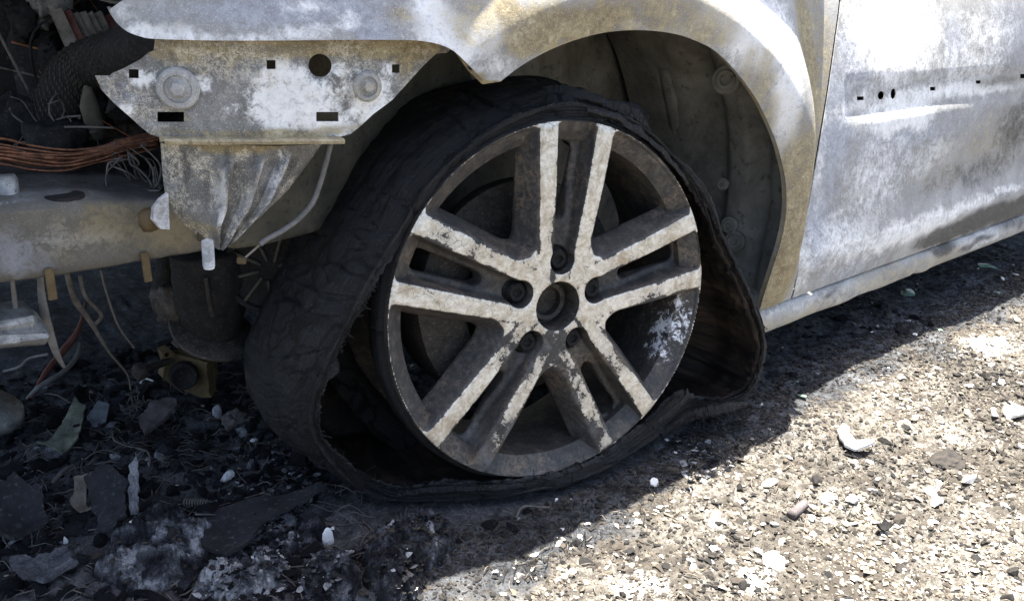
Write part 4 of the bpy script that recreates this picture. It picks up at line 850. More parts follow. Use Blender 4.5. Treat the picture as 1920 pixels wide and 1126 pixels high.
# rods
tube('thin_rod', pyl([(-10, 48, .35), (20, 105, .36), (55, 172, .37)]), .0016, WIRE, car, 6, 12)
tube('thin_rod', pyl([(238, 0, .22), (215, 5, .30), (160, -10, .4)]), .002, WIRE, car, 6, 12)
# pale curved shell fragment
ye = lambda X, Z: .26+.5*(np.asarray(X)+.52)**2
V, Q, T = sheet_arr(xz([(158, 160), (172, 163), (186, 200), (196, 240), (200, 262), (178, 264), (160, 238), (150, 200)], ye), [], ye, .006, .002); mk('lamp_shell_fragment', V, [Q, T], SOOTLINER, car)
# burnt loom: copper strands in a sagging bundle
parts = []
for q in range(46):
    o = rng.normal(0, 1, 2)*[.006, .006]; sp = rng.random()*.8+.3; st_ = rng.random()*60
    L = []
    for x, y in ((-60, 283), (0, 287), (60, 297), (120, 301), (180, 292), (235, 275), (300, 262)):
        j_ = 14*sp*(1 if x < 130 else .65); p = py(x, y+j_*o[1]/.006*.8, .21+o[0]*sp); L.append(p+rng.normal(0, .0012, 3))
    if q % 5 == 0: L = L[:4+int(rng.integers(0, 3))]
    parts.append(tube_arr(np.array(L), .0009+.0007*rng.random(), 5, 36))
V, Q, T = join(parts); tag(mk('copper_wire_bundle', V, [Q, T], COPPER, car), kind='stuff')
# tangle of burnt wire at the bundle's end and above the ledge
def tangle(name, c, r, n, mat, parent, rad=.0009, drop=0, lab=None):
    parts = []
    for q in range(n):
        p = np.array(c)+rng.normal(0, .35, 3)*r; L = [p]
        d = rng.normal(0, 1, 3); d /= np.linalg.norm(d)
        for k in range(6): d = d+rng.normal(0, .7, 3); d /= np.linalg.norm(d); p = p+d*r*.35-np.array([0, 0, drop*r*.2]); p = np.array(c)+np.clip(p-np.array(c), -r*1.2, r*1.2); L.append(p)
        parts.append(tube_arr(np.array(L), rad*(.6+.8*rng.random()), 5, 26))
    V, Q, T = join(parts); return tag(mk(name, V, [Q, T], mat, parent), kind='stuff' if n > 3 else None)
tangle('wire_tangle', py(250, 290, .18), .026, 14, WIRE, car, .0009, 1.2); tangle('wire_tangle', py(75, 250, .28), .03, 12, WIRE, car); tangle('wire_tangle', py(135, 262, .27), .02, 10, WIRE, car)
lumpy('charred_lump', py(112, 256, .27), (.055, .05, .032), CHAR, car, 107, 16, .6); lumpy('charred_lump', py(30, 230, .34), (.05, .05, .05), CHAR, car, 108, 14, .6)
lumpy('charred_lump', py(215, 320, .25), (.08, .06, .03), CHAR, car, 109, 16, .6); lumpy('charred_lump', py(260, 345, .22), (.05, .05, .03), CHAR, car, 110, 16, .6)
tube('thin_rod', pyl([(120, 238, .24), (165, 238, .23), (215, 240, .22)]), .0012, WIRE, car, 6, 10)
# stub on the ledge
P = py(18, 366, .16); V, Q, T = lathe_arr([(.0001, .030), (.007, .030), (.009, .026), (.0085, .012), (.013, .010), (.015, .002), (.016, -.004)], 18); mk('ledge_stub', xform(V+.001*fbm(V, 120, 2, 3)[:, None], P-[0, 0, .012]), [Q], ALUM, beam)

# below the beam
tube('hanging_strap', pyl([(75, 505, .17), (79, 560, .17), (92, 620, .18), (105, 660, .19), (120, 688, .20)]), [.0035, .0042, .005, .0042, .002], STRAP, car, 8, 24, flat=.5)
tube('hanging_strap', pyl([(22, 520, .16), (28, 565, .16), (30, 600, .17)]), [.002, .0024, .002], STRAP, car, 7, 14)
tube('hanging_wire', pyl([(188, 505, .20), (200, 550, .21), (222, 610, .23), (252, 652, .26)]), .0012, WIRE, car, 6, 24)
tube('hanging_wire', pyl([(125, 510, .24), (140, 560, .25), (168, 600, .27), (205, 660, .3), (238, 700, .33), (245, 730, .35)]), [.003, .0035, .003, .0015, .0012, .0012], WIRE, car, 6, 30)
tube('hanging_wire', pyl([(150, 515, .25), (160, 555, .25), (190, 590, .27), (175, 610, .28)]), .0022, WIRE, car, 6, 24)
tube('coolant_pipe', pyl([(312, 470, .30), (310, 510, .30), (300, 552, .32)]), .011, CHAR, car, 12, 14)
lumpy('pipe_joint', py(322, 570, .30), (.035, .035, .05), IRON, car, 111, 14, .5)
boot = tube('drive_shaft_boot', pyl([(385, 470, .26), (392, 520, .26), (396, 570, .27), (400, 612, .28)]), [.04, .042, .040, .034], CHAR, car, 20, 20, jit=.06)
V, Q, T = lathe_arr([(.0001, .002), (.05, .002), (.052, 0), (.05, -.004), (.0001, -.005)], 24); mk('boot_flange', xform(V+.003*fbm(V, 30, 3, 4)[:, None], py(398, 616, .27), (.2, -.5, 1)), [Q], IRON, boot)
tube('boot_ridge', pyl([(386, 520, .215), (392, 560, .222), (400, 600, .235)]), .003, IRON, boot, 6, 12)
tube('lower_arm', pyl([(330, 650, .34), (350, 632, .34), (385, 630, .34), (398, 655, .34)]), .008, IRON, car, 8, 20)
# ribbed round cover behind the tyre
cc = py(505, 505, .22); n3 = np.array([-.4, -1, .1]); V, Q, T = lathe_arr([(.0001, .004), (.02, .005), (.045, .002), (.047, .008), (.052, .008), (.053, -.004)], 40); fan = mk('ribbed_cover', xform(V, cc, n3), [Q], CHAR, car, sharp=40)
for q in range(9):
    a = 2*math.pi*q/9+.3; L = np.array([[.012*math.cos(a), .012*math.sin(a), .007], [.046*math.cos(a+.15), .046*math.sin(a+.15), .006]]); V, Q, T = tube_arr(xform(L, cc, n3), .0022, 6, 4); mk('rib', V, [Q, T], SOOTLINER, fan)
# brake sensor cable with sleeve, hanging from the panel
cab = pyl([(622, 262, .075), (610, 310, .075), (600, 345, .075), (586, 380, .076), (560, 410, .078), (530, 432, .080), (502, 447, .082), (488, 458, .083)])
cable = tube('sleeved_cable', cab, .0027, STRAP, car, 10, 60, jit=.08)
tube('bare_wire', [cab[-1], (cab[-1]+py(456, 486, .084))/2, py(456, 486, .084)], .0012, PLEAT, cable, 6, 8)
P = py(453, 488, .084); V, Q, T = box_arr((.009, .006, .007), .4); fixn(mk('cable_tip', xform(V, P, (.2, .1, 1), (1, -.5, .4)), [Q, T], OCHRE, cable, smooth=False))

# ------------------------------------------------------------------ loose debris, each its own thing
def sheetlet(name, pts, mat, label, cat, tilt=(0, 0), thick=.003, curl=0.0, rag=.002, lift=.004, seed=1, group=None, n=14, attrs=None):
    """thin irregular plate lying on the soil; outline in photo order, laid on the ground"""
    W_ = np.array([onground(x, y) for x, y in pts]); c = W_.mean(0); L = W_-c; P2 = resample([tuple(p[:2]) for p in L], max(.004, np.ptp(L[:, 0])/n))
    P2 = P2+rag*np.stack([fbm(np.c_[P2, 0*P2[:, 0]], 160, 3, seed), fbm(np.c_[P2, 0*P2[:, 0]], 160, 3, seed+3)], -1)
    f = lambda X, Y: 0*X
    V, Q, T = sheet_arr([tuple(p) for p in P2], [], lambda X, Z: 0*np.asarray(X), max(.004, np.ptp(L[:, 0])/n), thick)
    V = V[:, [0, 2, 1]]*[1, 1, -1]
    r = np.hypot(V[:, 0], V[:, 1])/(np.hypot(L[:, 0], L[:, 1]).max()+1e-6)
    V[:, 2] += curl*r*r+tilt[0]*V[:, 0]+tilt[1]*V[:, 1]+.0020*fbm(V, 60, 4, seed)+.010*fbm(V, 22, 3, seed+1)
    V[:, 2] += lift+thick-min(0, V[:, 2].min()*.5)
    o = mk(name, V, [Q, T], mat, loc=tuple(c), sharp=40, attrs=attrs(V) if attrs else None); fixn(o); return tag(o, label, cat, group)
def rock_arr(seed, n=10, amp=.35, sq=(1, 1, 1), pw=.75):
    th = np.linspace(0, np.pi, n); ph = np.linspace(0, 2*np.pi, n*2, endpoint=False); A, B = np.meshgrid(th, ph, indexing='ij'); sp = lambda c: np.sign(c)*np.abs(c)**pw
    V = np.stack([sp(np.sin(A))*sp(np.cos(B)), sp(np.sin(A))*sp(np.sin(B)), sp(np.cos(A))], -1).reshape(-1, 3); V = V*(1+amp*.5*fbm(V+seed*3.7, 1.3, 3, seed)[:, None]); rg = np.random.default_rng(seed)
    if amp < .7:
        for _ in range(11):
            dd = rg.normal(0, 1, 3); dd /= np.linalg.norm(dd); V = V-np.maximum(0, V@dd-rg.uniform(.45, .85))[:, None]*dd
    V = V*(1+.10*fbm(V+seed, 5, 3, seed+1)[:, None])*np.asarray(sq)
    m = n*2; i, j = np.meshgrid(np.arange(n-1), np.arange(m), indexing='ij'); i, j = i.ravel(), j.ravel()
    return V, np.stack([i*m+j, (i+1)*m+j, (i+1)*m+(j+1) % m, i*m+(j+1) % m], -1)
def rock(name, x, y, w, label, cat, mat=STONE, sq=(1, .7, .5), seed=1, tone=.6, rz=0., group=None, up=.3, amp=.4, sharp=30, n=12):
    P = onground(x, y); d = np.linalg.norm(P-CAM); s = w*d/FPX/2; V, Q = rock_arr(seed, n, amp, sq); c_, s_ = math.cos(rz), math.sin(rz)
    V = V@np.array([[c_, s_, 0], [-s_, c_, 0], [0, 0, 1]])*s; o = mk(name, V, [Q], mat, loc=(P[0], P[1], P[2]+s*sq[2]*up*.6), attrs={'tone': np.full(len(V), tone)+.12*fbm(V, 200, 2, seed)}, sharp=sharp); return tag(fixn(o), label, cat, group)
sheetlet('dark_plate', [(360, 1010), (385, 968), (470, 952), (600, 945), (612, 955), (560, 985), (500, 1020), (480, 1045), (430, 1072), (385, 1058)], DARKPL, 'large dark smooth burnt plate lying tilted beside the grey ash below the tyre', 'plate', (.05, -.12), .005, .004, .004, .014, 3)
sheetlet('leaf_shell', [(72, 850), (95, 845), (120, 818), (150, 800), (167, 806), (150, 835), (120, 856), (95, 860)], SHELL, 'pale green curved leaf shaped shell fragment on the black soil', 'fragment', (.1, .25), .003, .012, .003, .008, 5)
sheetlet('blue_glass_shard', [(165, 798), (190, 786), (210, 784), (200, 798), (175, 803)], BLUECHIP, 'bluish grey shard just right of the green shell fragment', 'shard', (0, .3), .003, 0, .002, .008, 6)
sheetlet('brown_scale', [(262, 812), (290, 785), (325, 777), (338, 782), (330, 800), (300, 815), (275, 822)], BROWNPL, 'brown grey flat scale of burnt material in the dark under the bumper', 'scale', (.0, .3), .006, .006, .004, .01, 7)
sheetlet('flake_plate', [(170, 950), (215, 932), (245, 950), (240, 990), (215, 1018), (185, 1000)], DARKPL, 'dark standing flake plate left of the coiled spring', 'plate', (.2, .3), .004, .01, .006, .01, 8)
sheetlet('parallelogram_chip', [(200, 936), (206, 925), (222, 920), (218, 932)], WHITECHIP, 'small pale parallelogram chip above the dark flake plate', 'chip', (.3, .5), .003, 0, .001, .014, 9)
sheetlet('curled_metal', [(138, 965), (150, 955), (172, 940), (165, 958), (175, 970), (155, 974)], PLEAT, 'curled greyish tan strip of thin metal left of the dark flake plate', 'metal strip', (.3, .6), .0025, .02, .003, .008, 10)
sheetlet('ash_strip', [(245, 955), (252, 932), (268, 925), (264, 945), (258, 975), (246, 972)], ASH, 'upright pale grey ash strip right of the dark flake plate', 'ash flake', (.1, .6), .004, .01, .004, .012, 11, attrs=lambda V: {'tone': np.full(len(V), .8)})
sheetlet('curved_dark_panel', [(0, 1040), (-10, 1005), (50, 985), (92, 985), (96, 1010), (60, 1035), (30, 1050)], DARKPL, 'dark curved panel piece at the lower left corner', 'panel', (-.1, .35), .006, .02, .006, .02, 12)
sheetlet('grey_scale', [(30, 1100), (80, 1080), (130, 1060), (150, 1078), (90, 1105), (50, 1118)], ASH, 'long grey ash coated scale at the lower left corner', 'scale', (0, .25), .005, .004, .006, .012, 13, attrs=lambda V: {'tone': np.full(len(V), .55)})
rock('white_ash_block', 425, 900, 34, 'small white topped ash block alone on black soil left of the tyre', 'ash block', WHITECHIP, (1, .6, .7), 21, up=.6)
rock('white_upright_chip', 616, 1020, 30, 'tall white upright chip standing in the grey ash below the tyre', 'chip', WHITECHIP, (.7, .35, 1.5), 22, up=1.0)
rock('white_bead', 624, 997, 9, 'tiny white bead just above the tall white chip', 'chip', WHITECHIP, (1, 1, 1), 23, up=3)
rock('brown_ash_lump', 440, 795, 40, 'brownish frayed ash lump against the left side of the tyre', 'ash lump', BROWNPL, (1, .8, .9), 24, amp=.9, up=.6, n=20)
rock('white_ash_lump', 408, 782, 22, 'small bluish white ash lump left of the brown frayed lump', 'ash lump', ASH, (.6, .5, 1.3), 25, tone=.95, up=.8, amp=.8)
rock('white_ash_crumb', 480, 824, 22, 'flat white ash crumb touching the lower left of the tyre', 'ash crumb', WHITECHIP, (1, .5, .3), 26)
rock('nut', 508, 1024, 22, 'small grey hexagonal nut at the edge of the dark plate', 'nut', IRON, (1, 1, .7), 27, amp=.1)
rock('white_plate_chip', 409, 1041, 20, 'white chip lying on the lower corner of the large dark plate', 'chip', WHITECHIP, (.8, .7, .3), 28, up=6)
rock('ash_clump', 40, 890, 26, 'grey white ash clump near the left border', 'ash clump', ASH, (1, .7, .7), 29, tone=.9, amp=.8)
rock('ash_chip', 58, 944, 26, 'thin pale chip below the ash clump near the left border', 'chip', WHITECHIP, (1, .3, .3), 30, rz=.4)
rock('tan_flake', 123, 1017, 16, 'small pale triangular flake beside the dark curved panel', 'flake', WHITECHIP, (.6, .4, 1.2), 31, up=.8)
# spring
P = onground(370, 953); t = np.linspace(0, 1, 130); d = np.array([.030*math.cos(-.75), .030*math.sin(-.75), 0]); s_ = np.array([-d[1], d[0], 0])/.03
L = P+[0, 0, .0075]+np.outer(t-.5, d)+.0052*(np.outer(np.cos(t*2*np.pi*9), s_)+np.outer(np.sin(t*2*np.pi*9), [0, 0, 1])); V, Q, T = tube_arr(L-P, .0008, 6); tag(mk('coil_spring', V, [Q, T], STRAP, loc=tuple(P)), 'small rusty coiled spring lying on black soil', 'spring')
# big ash crust with a hole, and the lump beside it
MOUNDS = []
def mound_h(X, Y):
    r = 0*X
    for fn in MOUNDS: r = np.maximum(r, fn(X, Y))
    return r
def ash_mound(name, x, y, wx, wy, hgt, label, seed, hole=None, tone=.6, n=190):
    hgt = hgt*.8; P = onground(x, y); d = np.linalg.norm(P-CAM)/FPX; sx_, sy_ = wx*d/2, wy*d/2; a = np.linspace(-1.2, 1.2, n); A, B = np.meshgrid(a, a, indexing='ij'); A, B = A.ravel(), B.ravel()
    def form(A, B):
        X, Y = A*sx_, B*sy_; Pn = np.c_[X, Y, 0*X]
        r = np.hypot(A, B)+.30*fbm(np.c_[A, B, 0*A], 2.4, 5, seed, .6)
        rid = .6-np.abs(fbm(Pn, 38, 5, seed+2, .6))
        H = hgt*np.sqrt(np.clip(1-r*r, 0, 1))*(1+.6*fbm(Pn, 34, 4, seed+1))+(.022*rid+.006*fbm(Pn, 190, 3, seed+3, .7))*sstep(1.05, .6, r)-.009
        if hole:
            ha, hb, hr = hole; q = np.hypot((A-ha), (B-hb)*1.2)+.14*fbm(Pn, 60, 4, seed+4); H = np.where(q < hr, H*.15-.012, H)
        return r, H, rid, Pn
    r, H, rid, Pn = form(A, B); X, Y = A*sx_, B*sy_
    MOUNDS.append(lambda gX, gY: np.where(np.hypot((gX-P[0])/sx_, (gY-P[1])/sy_) < 1.2, np.maximum(0, form((gX-P[0])/sx_, (gY-P[1])/sy_)[1]), 0))
    V = np.c_[X+.007*fbm(Pn, 60, 4, seed+6, .65), Y+.007*fbm(Pn, 60, 4, seed+7, .65), ghgt(P[0]+X, P[1]+Y)+H]; i, j = np.meshgrid(np.arange(n-1), np.arange(n-1), indexing='ij'); i, j = i.ravel(), j.ravel(); Q = np.stack([i*n+j, (i+1)*n+j, (i+1)*n+j+1, i*n+j+1], -1)
    Q = Q[(r[Q] < 1.04).any(1)]; used = np.unique(Q); m_ = np.full(n*n, -1); m_[used] = np.arange(len(used)); V = V[used]; Q = m_[Q]
    o = mk(name, V, [Q], ASH, loc=(P[0], P[1], 0), attrs={'tone': tone-.17+.8*fbm(V, 60, 5, seed+5, .65)}, sharp=50); return tag(o, label, 'ash mound')
ash_mound('ash_crust', 300, 1045, 190, 190, .042, 'blue grey flaky ash crust with a dark hole at the bottom left', 201, (-.25, .15, .26), .62)
ash_mound('white_ash_mound', 460, 1085, 150, 150, .028, 'brightest white ash mound right of the crust with the hole', 202, None, .85)
ash_mound('ash_ridge', 560, 1020, 120, 120, .022, 'low crumbly ash ridge beside the dark plate and the tall white chip', 203, None, .6)
ash_mound('ragged_ash_lump', 770, 1035, 190, 130, .050, 'ragged ash lump with dark hollow and sun touched crest below the tyre', 204, (.15, -.1, .30), .6)
ash_mound('torn_ash_flake', 745, 1085, 110, 120, .045, 'dark grey torn ash flake in front of the ragged lump', 205, None, .45)
ash_mound('ash_heap', 620, 1090, 120, 110, .03, 'grey ash heap at the bottom between the two ash mounds', 206, None, .55)

# yellow burnt casting under the bumper
root = thing('yellow_casting', 'burnt yellow brown metal casting with two lugs in the dark under the bumper', 'casting', tuple(onground(355, 735)))
rl = np.array(root.location)
def wl(P): return np.asarray(P)-rl
bodyP = [py(x, y, .50) for x, y in ((303, 660), (318, 655), (330, 664), (372, 664), (384, 655), (398, 660), (404, 672), (404, 700), (392, 722), (366, 735), (330, 728), (305, 708), (310, 682))]
yK = lambda X, Z: .50-1.2*np.maximum(0, .03-np.abs(np.asarray(X)-bodyP[3][0]+.0))*1.0
hl = [circ(py(314, 664, .5)[0], py(314, 664, .5)[2], .004, .004, 10), circ(py(388, 665, .5)[0], py(388, 665, .5)[2], .004, .004, 10)]
V, Q, T = sheet_arr([(p[0], p[2]) for p in bodyP], hl, yK, .006, .02); mk('casting_body', wl(V), [Q, T], OCHRE, root, sharp=40)
V, Q, T = lathe_arr([(.0001, .002), (.013, .002), (.016, .006), (.019, .006), (.021, -.01)], 22); mk('bore_disc', xform(V, wl(py(345, 705, .475)), (-.3, -1, .2)), [Q], CHAR, root)  # charcoal disc painting the dark inside of the bore
V, Q, T = lathe_arr([(.0001, .010), (.010, .010), (.0125, .006), (.012, -.002), (.006, -.003), (.0058, -.05)], 16); mk('side_bolt', xform(V, wl(py(266, 695, .49)), (-1, -.3, 0)), [Q], IRON, root, sharp=40)
# pale alloy pieces at the left border
root = thing('alloy_casting_piece', 'pale grey melted alloy casting piece hanging at the left border', 'casting', tuple(py(10, 628, .16)))
rl = np.array(root.location)
V, Q, T = box_arr((.05, .04, .018), .5, .003); fixn(mk('casting_block', xform(V, wl(py(2, 598, .16)), (.1, -.2, 1), (1, .1, .1)), [Q, T], ALUM, root, smooth=False))
V, Q, T = box_arr((.066, .05, .014), .6, .003); fixn(mk('casting_block', xform(V, wl(py(8, 614, .155)), (.22, -.3, 1), (1, .05, -.2)), [Q, T], ALUM, root, smooth=False))
V, Q, T = lathe_arr([(.0001, .016), (.030, .014), (.036, .004), (.037, -.006), (.033, -.012), (.0001, -.014)], 26); V = xform(V+.002*fbm(V, 60, 3, 2)[:, None], (0, 0, .014), (.5, -.4, .7)); P = onground(2, 812)
root = tag(fixn(mk('alloy_cup', V, [Q], ALUM, loc=(P[0], P[1], P[2]+.02))), 'round pale alloy cup lying at the left border under the bumper', 'cup')
# wires and straps on the soil
def gwire(name, pts, r, mat, label, cat='wire', n=30, lift=.004):
    P = np.array([onground(x, y)+[0, 0, lift+dz] for x, y, dz in pts]); c = P.mean(0); V, Q, T = tube_arr(P-c, r, 7, n); return tag(mk(name, V, [Q, T], mat, loc=tuple(c)), label, cat)
gwire('burnt_strap', [(8, 700, .0), (40, 702, .01), (60, 697, .02), (98, 700, .03)], .0025, STRAP, 'kinked grey strap running flat from the left border', 'strap')
gwire('burnt_strap', [(60, 750, .0), (90, 725, .02), (130, 700, .04), (160, 680, .06), (175, 650, .08)], [.002, .004, .006, .004, .002], REDSTRAP, 'reddish grey strap rising to the right under the bumper', 'strap')
gwire('burnt_strap', [(50, 752, .0), (80, 738, .01), (120, 725, .02), (148, 708, .03), (158, 690, .04)], [.002, .004, .004, .004, .003], STRAP, 'curved grey strap below the reddish strap', 'strap')
gwire('hooked_wire', [(212, 812, .0), (216, 830, 0), (245, 842, .0), (278, 852, 0), (282, 880, 0)], .0014, WIRE, 'thin wire bent in a long hook left of the tyre')
gwire('short_wire', [(85, 742, .0), (110, 750, .004), (150, 770, 0)], .0012, WIRE, 'short wire below the straps near the left border')
gwire('bright_wire', [(264, 722, .0), (272, 718, .004), (288, 718, 0)], .0014, WHITECHIP, 'short bright wire bit left of the yellow casting')
gwire('grey_stick', [(100, 910, .0), (120, 893, .004), (138, 878, 0)], .003, BROWNPL, 'short grey burnt stick near the left border', 'stick')
gwire('thin_wire', [(160, 866, .0), (180, 855, .002), (200, 853, 0)], .001, WIRE, 'thin straight wire below the green shell fragment')
gwire('ground_wire', [(968, 975, .0), (980, 962, .006), (1012, 955, 0), (1030, 955, 0)], .0011, WIRE, 'fine arched wire on the grey soil under the tyre')
o = tangle('wire_ball', onground(262, 768)+[0, 0, .012], .018, 12, WIRE, None, .0008); o['kind'] = None; del o['kind']; tag(o, 'small tangled wire ball with pale ends in the dark under the bumper', 'wire ball')

# right hand side, sunlit
sheetlet('curved_scale', [(1568, 818), (1578, 807), (1590, 812), (1590, 828), (1603, 842), (1626, 846), (1634, 838), (1636, 846), (1622, 856), (1600, 856), (1582, 846), (1572, 832)], WHITECHIP, 'white curved crescent shaped scale on the sunlit ground', 'scale', (0, 0), .004, .003, .001, .006, 61)
P0, P1 = onground(1482, 972), onground(1508, 952); V, Q, T = tube_arr(np.array([(0, 0, .006), (P1-P0)*.5+[0, 0, .006], P1-P0+[0, 0, .007]]), .0062, 10, 8, .12); tag(mk('charred_stub', V, [Q, T], BROWNPL, loc=tuple(P0)), 'short brown round stub lying on the sunlit ground', 'stub')
sheetlet('dark_husk', [(1638, 998), (1652, 992), (1675, 998), (1662, 1004), (1645, 1003)], CHAR, 'small dark husk with a pale rim on the sunlit ground', 'husk', (0, .1), .003, .012, .002, .003, 15)
rock('white_slab_stone', 1450, 1058, 62, 'largest white slab stone at the bottom of the sunlit ground', 'stone', STONE, (1, .8, .45), 41, tone=.95)
rock('pale_wedge_stone', 1340, 975, 50, 'pale wedge stone near the shadow edge at the bottom', 'stone', STONE, (1, .7, .35), 42, tone=.9, rz=.5)
rock('white_nub_stone', 1224, 908, 26, 'white nub stone right at the shadow edge below the wheel', 'stone', STONE, (.9, .7, .8), 43, tone=.95)
rock('round_pale_stone', 1745, 925, 24, 'round pale stone resting beside an angular one', 'stone', STONE, (1, 1, .9), 44, tone=.75, amp=.15)
rock('angular_pale_stone', 1754, 944, 26, 'angular white stone just below the round pale stone', 'stone', STONE, (1, .8, .6), 45, tone=.9)
rock('square_white_stone', 1600, 937, 30, 'squarish white stone in the middle of the sunlit ground', 'stone', STONE, (1, .9, .4), 46, tone=.95)
rock('long_white_stone', 1818, 898, 42, 'long white stone lying below a dark clod', 'stone', STONE, (1.2, .45, .4), 47, tone=.95, rz=-.2)
rock('dark_clod', 1780, 868, 70, 'dark brown soil clod on the sunlit right side', 'clod', CRUMB, (1.1, .6, .24), 48, tone=.14, amp=1.3, n=26)
rock('flat_grey_stone', 1445, 905, 36, 'flat grey brown stone with dark underside near the shadow edge', 'stone', STONE, (1.1, .7, .35), 49, tone=.35)
rock('blocky_white_stone', 1900, 775, 50, 'blocky white stone at the right border of the sunlit ground', 'stone', STONE, (1.2, .6, .6), 50, tone=.9)
rock('pale_flat_stone', 1550, 935, 40, 'broad pale flat stone left of the squarish white stone', 'stone', STONE, (1, .7, .25), 51, tone=.7)
for k, (x, y, w_, lab) in enumerate(((1730, 514, 16, 'white oblong chip on dark ground close under the sill'), (1880, 522, 14, 'white chip on dark ground at the far right'), (1905, 515, 12, 'small white chip nearest the right border in the shade'), (1715, 627, 12, 'white oval chip in the shade right of the wheel'), (1268, 848, 12, 'white chip in the shade below the right of the rim'),
        (1043, 936, 14, 'white angular chip under the lowest part of the tyre'), (1125, 933, 12, 'flat white sliver on dark soil right of the angular chip'), (938, 900, 22, 'white chip caught between rim and tyre at the bottom'), (1250, 824, 14, 'pale twig like chip in the shade under the tyre'), (1050, 992, 18, 'pale chip beside a dark pebble below the tyre'))):
    rock('white_chip', x, y, w_, lab, 'chip', WHITECHIP, (1, .6, .35), 60+k, rz=k*.7, group='white chips in the shade')
for k, (x, y, w_, lab) in enumerate(((1700, 550, 56, 'long greenish glass bit on dark ground below the sill'), (1870, 548, 30, 'pale green glass bit close to the sun edge'), (1760, 618, 24, 'teal glass bit near the sun edge'), (1505, 742, 26, 'green glass bit among small bits right of the tyre'), (1495, 715, 20, 'pale green glass bit above its neighbours right of the tyre'), (1850, 500, 40, 'faint green glass bit far along the sill'))):
    rock('glass_bit', x, y, w_, lab, 'glass bit', GLASSY, (1, .45, .2), 80+k, rz=.4+k*.3, group='green glass bits in the shade')

# loose stone chips in the sun: alike, one object each, shared meshes
chips = []
for k in range(6):
    V, Q = rock_arr(300+k, 9, .45, (1, .5+.35*rng.random(), .18+.3*rng.random())); V += .0; chips.append(mesh_np('stone_chip', V, [Q], mats=[STONE], attrs={'tone': np.full(len(V), .15+.7*k/5)+.1*fbm(V, 3, 2, k)}, sharp=30))
cnt = 0
while cnt < 210:
    x, y = rng.uniform(880, 1915), rng.uniform(560, 1120); P = onground(x, y)
    edge = -.075-.02*P[0]*0
    if P[1] > edge-.012: continue
    s = (6+15*rng.random()**2.4)*np.linalg.norm(P-CAM)/FPX/2*1.25
    o = obj('stone_chip', chips[int(rng.integers(0, 6))]); o.location = (P[0], P[1], P[2]+s*.12); o.scale = (s, s, s*(.7+.5*rng.random())); o.rotation_euler = (rng.normal(0, .2), rng.normal(0, .2), rng.uniform(0, 6.28))
    tag(o, 'pale stone chip lying loose on the sunlit soil', 'stone chip', 'pale stone chips on the sunlit soil'); cnt += 1

# ------------------------------------------------------------------ crumbs, flakes and fibres nobody could count
def ico():
    t = (1+5**.5)/2; V = np.array([(-1, t, 0), (1, t, 0), (-1, -t, 0), (1, -t, 0), (0, -1, t), (0, 1, t), (0, -1, -t), (0, 1, -t), (t, 0, -1), (t, 0, 1), (-t, 0, -1), (-t, 0, 1)])/math.hypot(1, t)
    F = np.array([(0, 11, 5), (0, 5, 1), (0, 1, 7), (0, 7, 10), (0, 10, 11), (1, 5, 9), (5, 11, 4), (11, 10, 2), (10, 7, 6), (7, 1, 8), (3, 9, 4), (3, 4, 2), (3, 2, 6), (3, 6, 8), (3, 8, 9), (4, 9, 5), (2, 4, 11), (6, 2, 10), (8, 6, 7), (9, 8, 1)]); return V, F
IV, IF = ico()
def scatter(name, n, xr, yr, size, tone_fn, mat, flat=(.3, .9), accept=None, jag=.5, sink=.1):
    X = rng.uniform(*xr, n); Y = rng.uniform(*yr, n)
    if accept is not None: k = accept(X, Y); X, Y = X[k], Y[k]
    n = len(X); Z = ghgt(X, Y)+mound_h(X, Y); s = size[0]+(size[1]-size[0])*rng.random(n)**3
    B = IV[None]*(1+jag*(rng.random((n, 12, 1))-.5))*np.stack([np.ones(n), .4+.6*rng.random(n), flat[0]+(flat[1]-flat[0])*rng.random(n)], -1)[:, None]
    a = rng.uniform(0, 6.28, n); b = rng.normal(0, .35, n); ca, sa, cb, sb = np.cos(a), np.sin(a), np.cos(b), np.sin(b)
    y1 = B[..., 1]*cb[:, None]-B[..., 2]*sb[:, None]; z1 = B[..., 1]*sb[:, None]+B[..., 2]*cb[:, None]
    x2 = B[..., 0]*ca[:, None]-y1*sa[:, None]; y2 = B[..., 0]*sa[:, None]+y1*ca[:, None]
    V = np.stack([x2, y2, z1], -1)*s[:, None, None]+np.stack([X, Y, Z+s*sink], -1)[:, None]
    F = (IF[None]+(np.arange(n)*12)[:, None, None]).reshape(-1, 3); tn = np.repeat(tone_fn(X, Y), 12)
    return tag(mk(name, V.reshape(-1, 3), [F], mat, attrs={'tone': tn}, smooth=False), kind='stuff')
clear = lambda X, Y: ~((((X-.05)/.37)**2+((Y-.08)/.11)**2 < 1))
def tone_dry(X, Y): s = soot_shade_map(X, Y); p = pale_map(X, Y); r = rng.random(len(X)); g = fbm(np.c_[X, Y, 0*X], 5, 4, 19); return np.clip((.06+.62*r**1.5+.62*g)*(1-s)+s*(.02+.2*r**2)+.35*p*(1-s), 0, 1)
scatter('soil_crumbs', 50000, (-.3, 1.7), (-.55, .02), (.0008, .0040), tone_dry, CRUMB, (.15, .6), clear, .9)
scatter('soil_clods', 700, (-.3, 1.7), (-.55, -.02), (.003, .012), lambda X, Y: .05+.3*rng.random(len(X))**2, CRUMB, (.35, .8), clear, .7, -.15)
scatter('soil_flakes', 6500, (-.3, 1.7), (-.55, .02), (.0012, .0058), tone_dry, CRUMB, (.06, .22), clear, 1.1, .35)
clus = lambda X, Y: clear(X, Y) & (fbm(np.c_[X, Y, 0*X], 7, 4, 23)+.25*rng.normal(0, 1, len(X)) > .16)
scatter('char_crumbs', 34000, (-.3, 1.7), (-.55, .0), (.0008, .0048), lambda X, Y: .02+.24*rng.random(len(X))**2, CRUMB, (.15, .6), clus, 1.0)
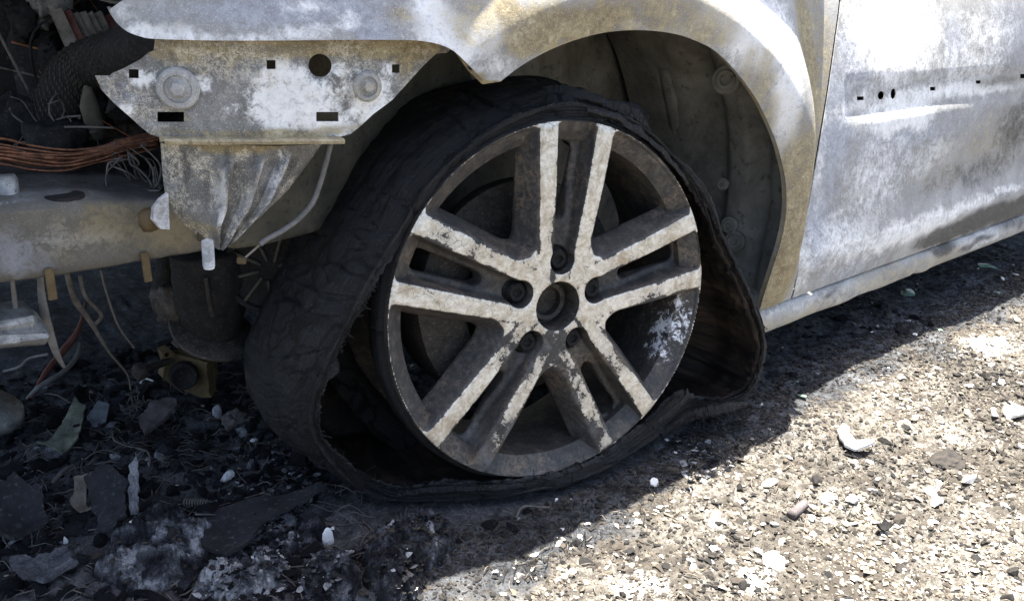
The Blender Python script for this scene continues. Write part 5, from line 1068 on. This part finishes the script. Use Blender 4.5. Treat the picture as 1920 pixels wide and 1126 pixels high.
clup = lambda X, Y: clear(X, Y) & (Y < -.10+.02*fbm(np.c_[X, Y, 0*X], 20, 2, 29)) & (1.3*fbm(np.c_[X, Y, 0*X], 8, 4, 27)+.3*rng.normal(0, 1, len(X))+.6*pale_map(X, Y) > .22)
scatter('pale_flakes', 4200, (-.3, 1.7), (-.55, -.02), (.0012, .0062), lambda X, Y: .3+.7*rng.random(len(X)), STONE, (.08, .35), clup, 1.1, .3)
scatter('burnt_crumbs', 14000, (-.75, 1.7), (-.05, .75), (.0010, .006), lambda X, Y: np.where(rng.random(len(X)) < .035, .55+.45*rng.random(len(X)), .03+.25*rng.random(len(X))**2), CRUMB, (.12, .6), clear, .9)
heap = lambda X, Y: clear(X, Y) & (mound_h(X, Y) < .003) & (Y > -.03+.05*fbm(np.c_[X, Y, 0*X], 8, 3, 78)) & (rng.random(len(X)) < .25+.75*sstep(.1, -.3, X))
scatter('burnt_clods', 5600, (-.75, 1.0), (-.05, .75), (.003, .017), lambda X, Y: np.where(rng.random(len(X)) < .05, .7, .02+.3*rng.random(len(X))**2), ASH, (.25, .8), heap, 1.0, .1)
scatter('burnt_scraps', 2400, (-.75, .6), (-.05, .75), (.002, .012), lambda X, Y: np.where(rng.random(len(X)) < .03, .75, .02+.3*rng.random(len(X))**2), ASH, (.05, .18), heap, 1.2, .5)
ashy = lambda X, Y: clear(X, Y) & (fbm(np.c_[X, Y, 0*X], 7, 3, 77)+.9*np.exp(-((X+.28)**2+(Y-.02)**2)/.02)-.25 > 0)
scatter('ash_flakes', 26000, (-.65, .25), (-.12, .30), (.0008, .0058), lambda X, Y: .02+.98*rng.random(len(X))**2.2, ASH, (.06, .25), ashy, 1.2, .5)
def fibres(name, n, xr, yr, mat, lmax=.03, r=.0004):
    parts = []
    for _ in range(n):
        x, y = rng.uniform(*xr), rng.uniform(*yr); a = rng.uniform(0, 6.28); l = lmax*(.3+.7*rng.random()); k = rng.normal(0, .35); t = np.linspace(0, 1, 5); px2 = x+np.cos(a+k*t)*l*t; py2 = y+np.sin(a+k*t)*l*t
        parts.append(tube_arr(np.c_[px2, py2, ghgt(px2, py2)+.002+.005*rng.random()*np.sin(t*3.1)], r*(.6+.8*rng.random()), 4))
    V, Q, T = join(parts); return tag(mk(name, V, [Q, T], mat), kind='stuff')
fibres('tangled_fibres', 850, (-.72, -.1), (.0, .6), WIRE, .05, .0006); fibres('burnt_fibres', 420, (-.15, .35), (-.12, .0), CHAR, .03, .0003); fibres('dry_grass_bits', 420, (-.2, 1.2), (-.5, -.08), PLEAT, .022, .0005)
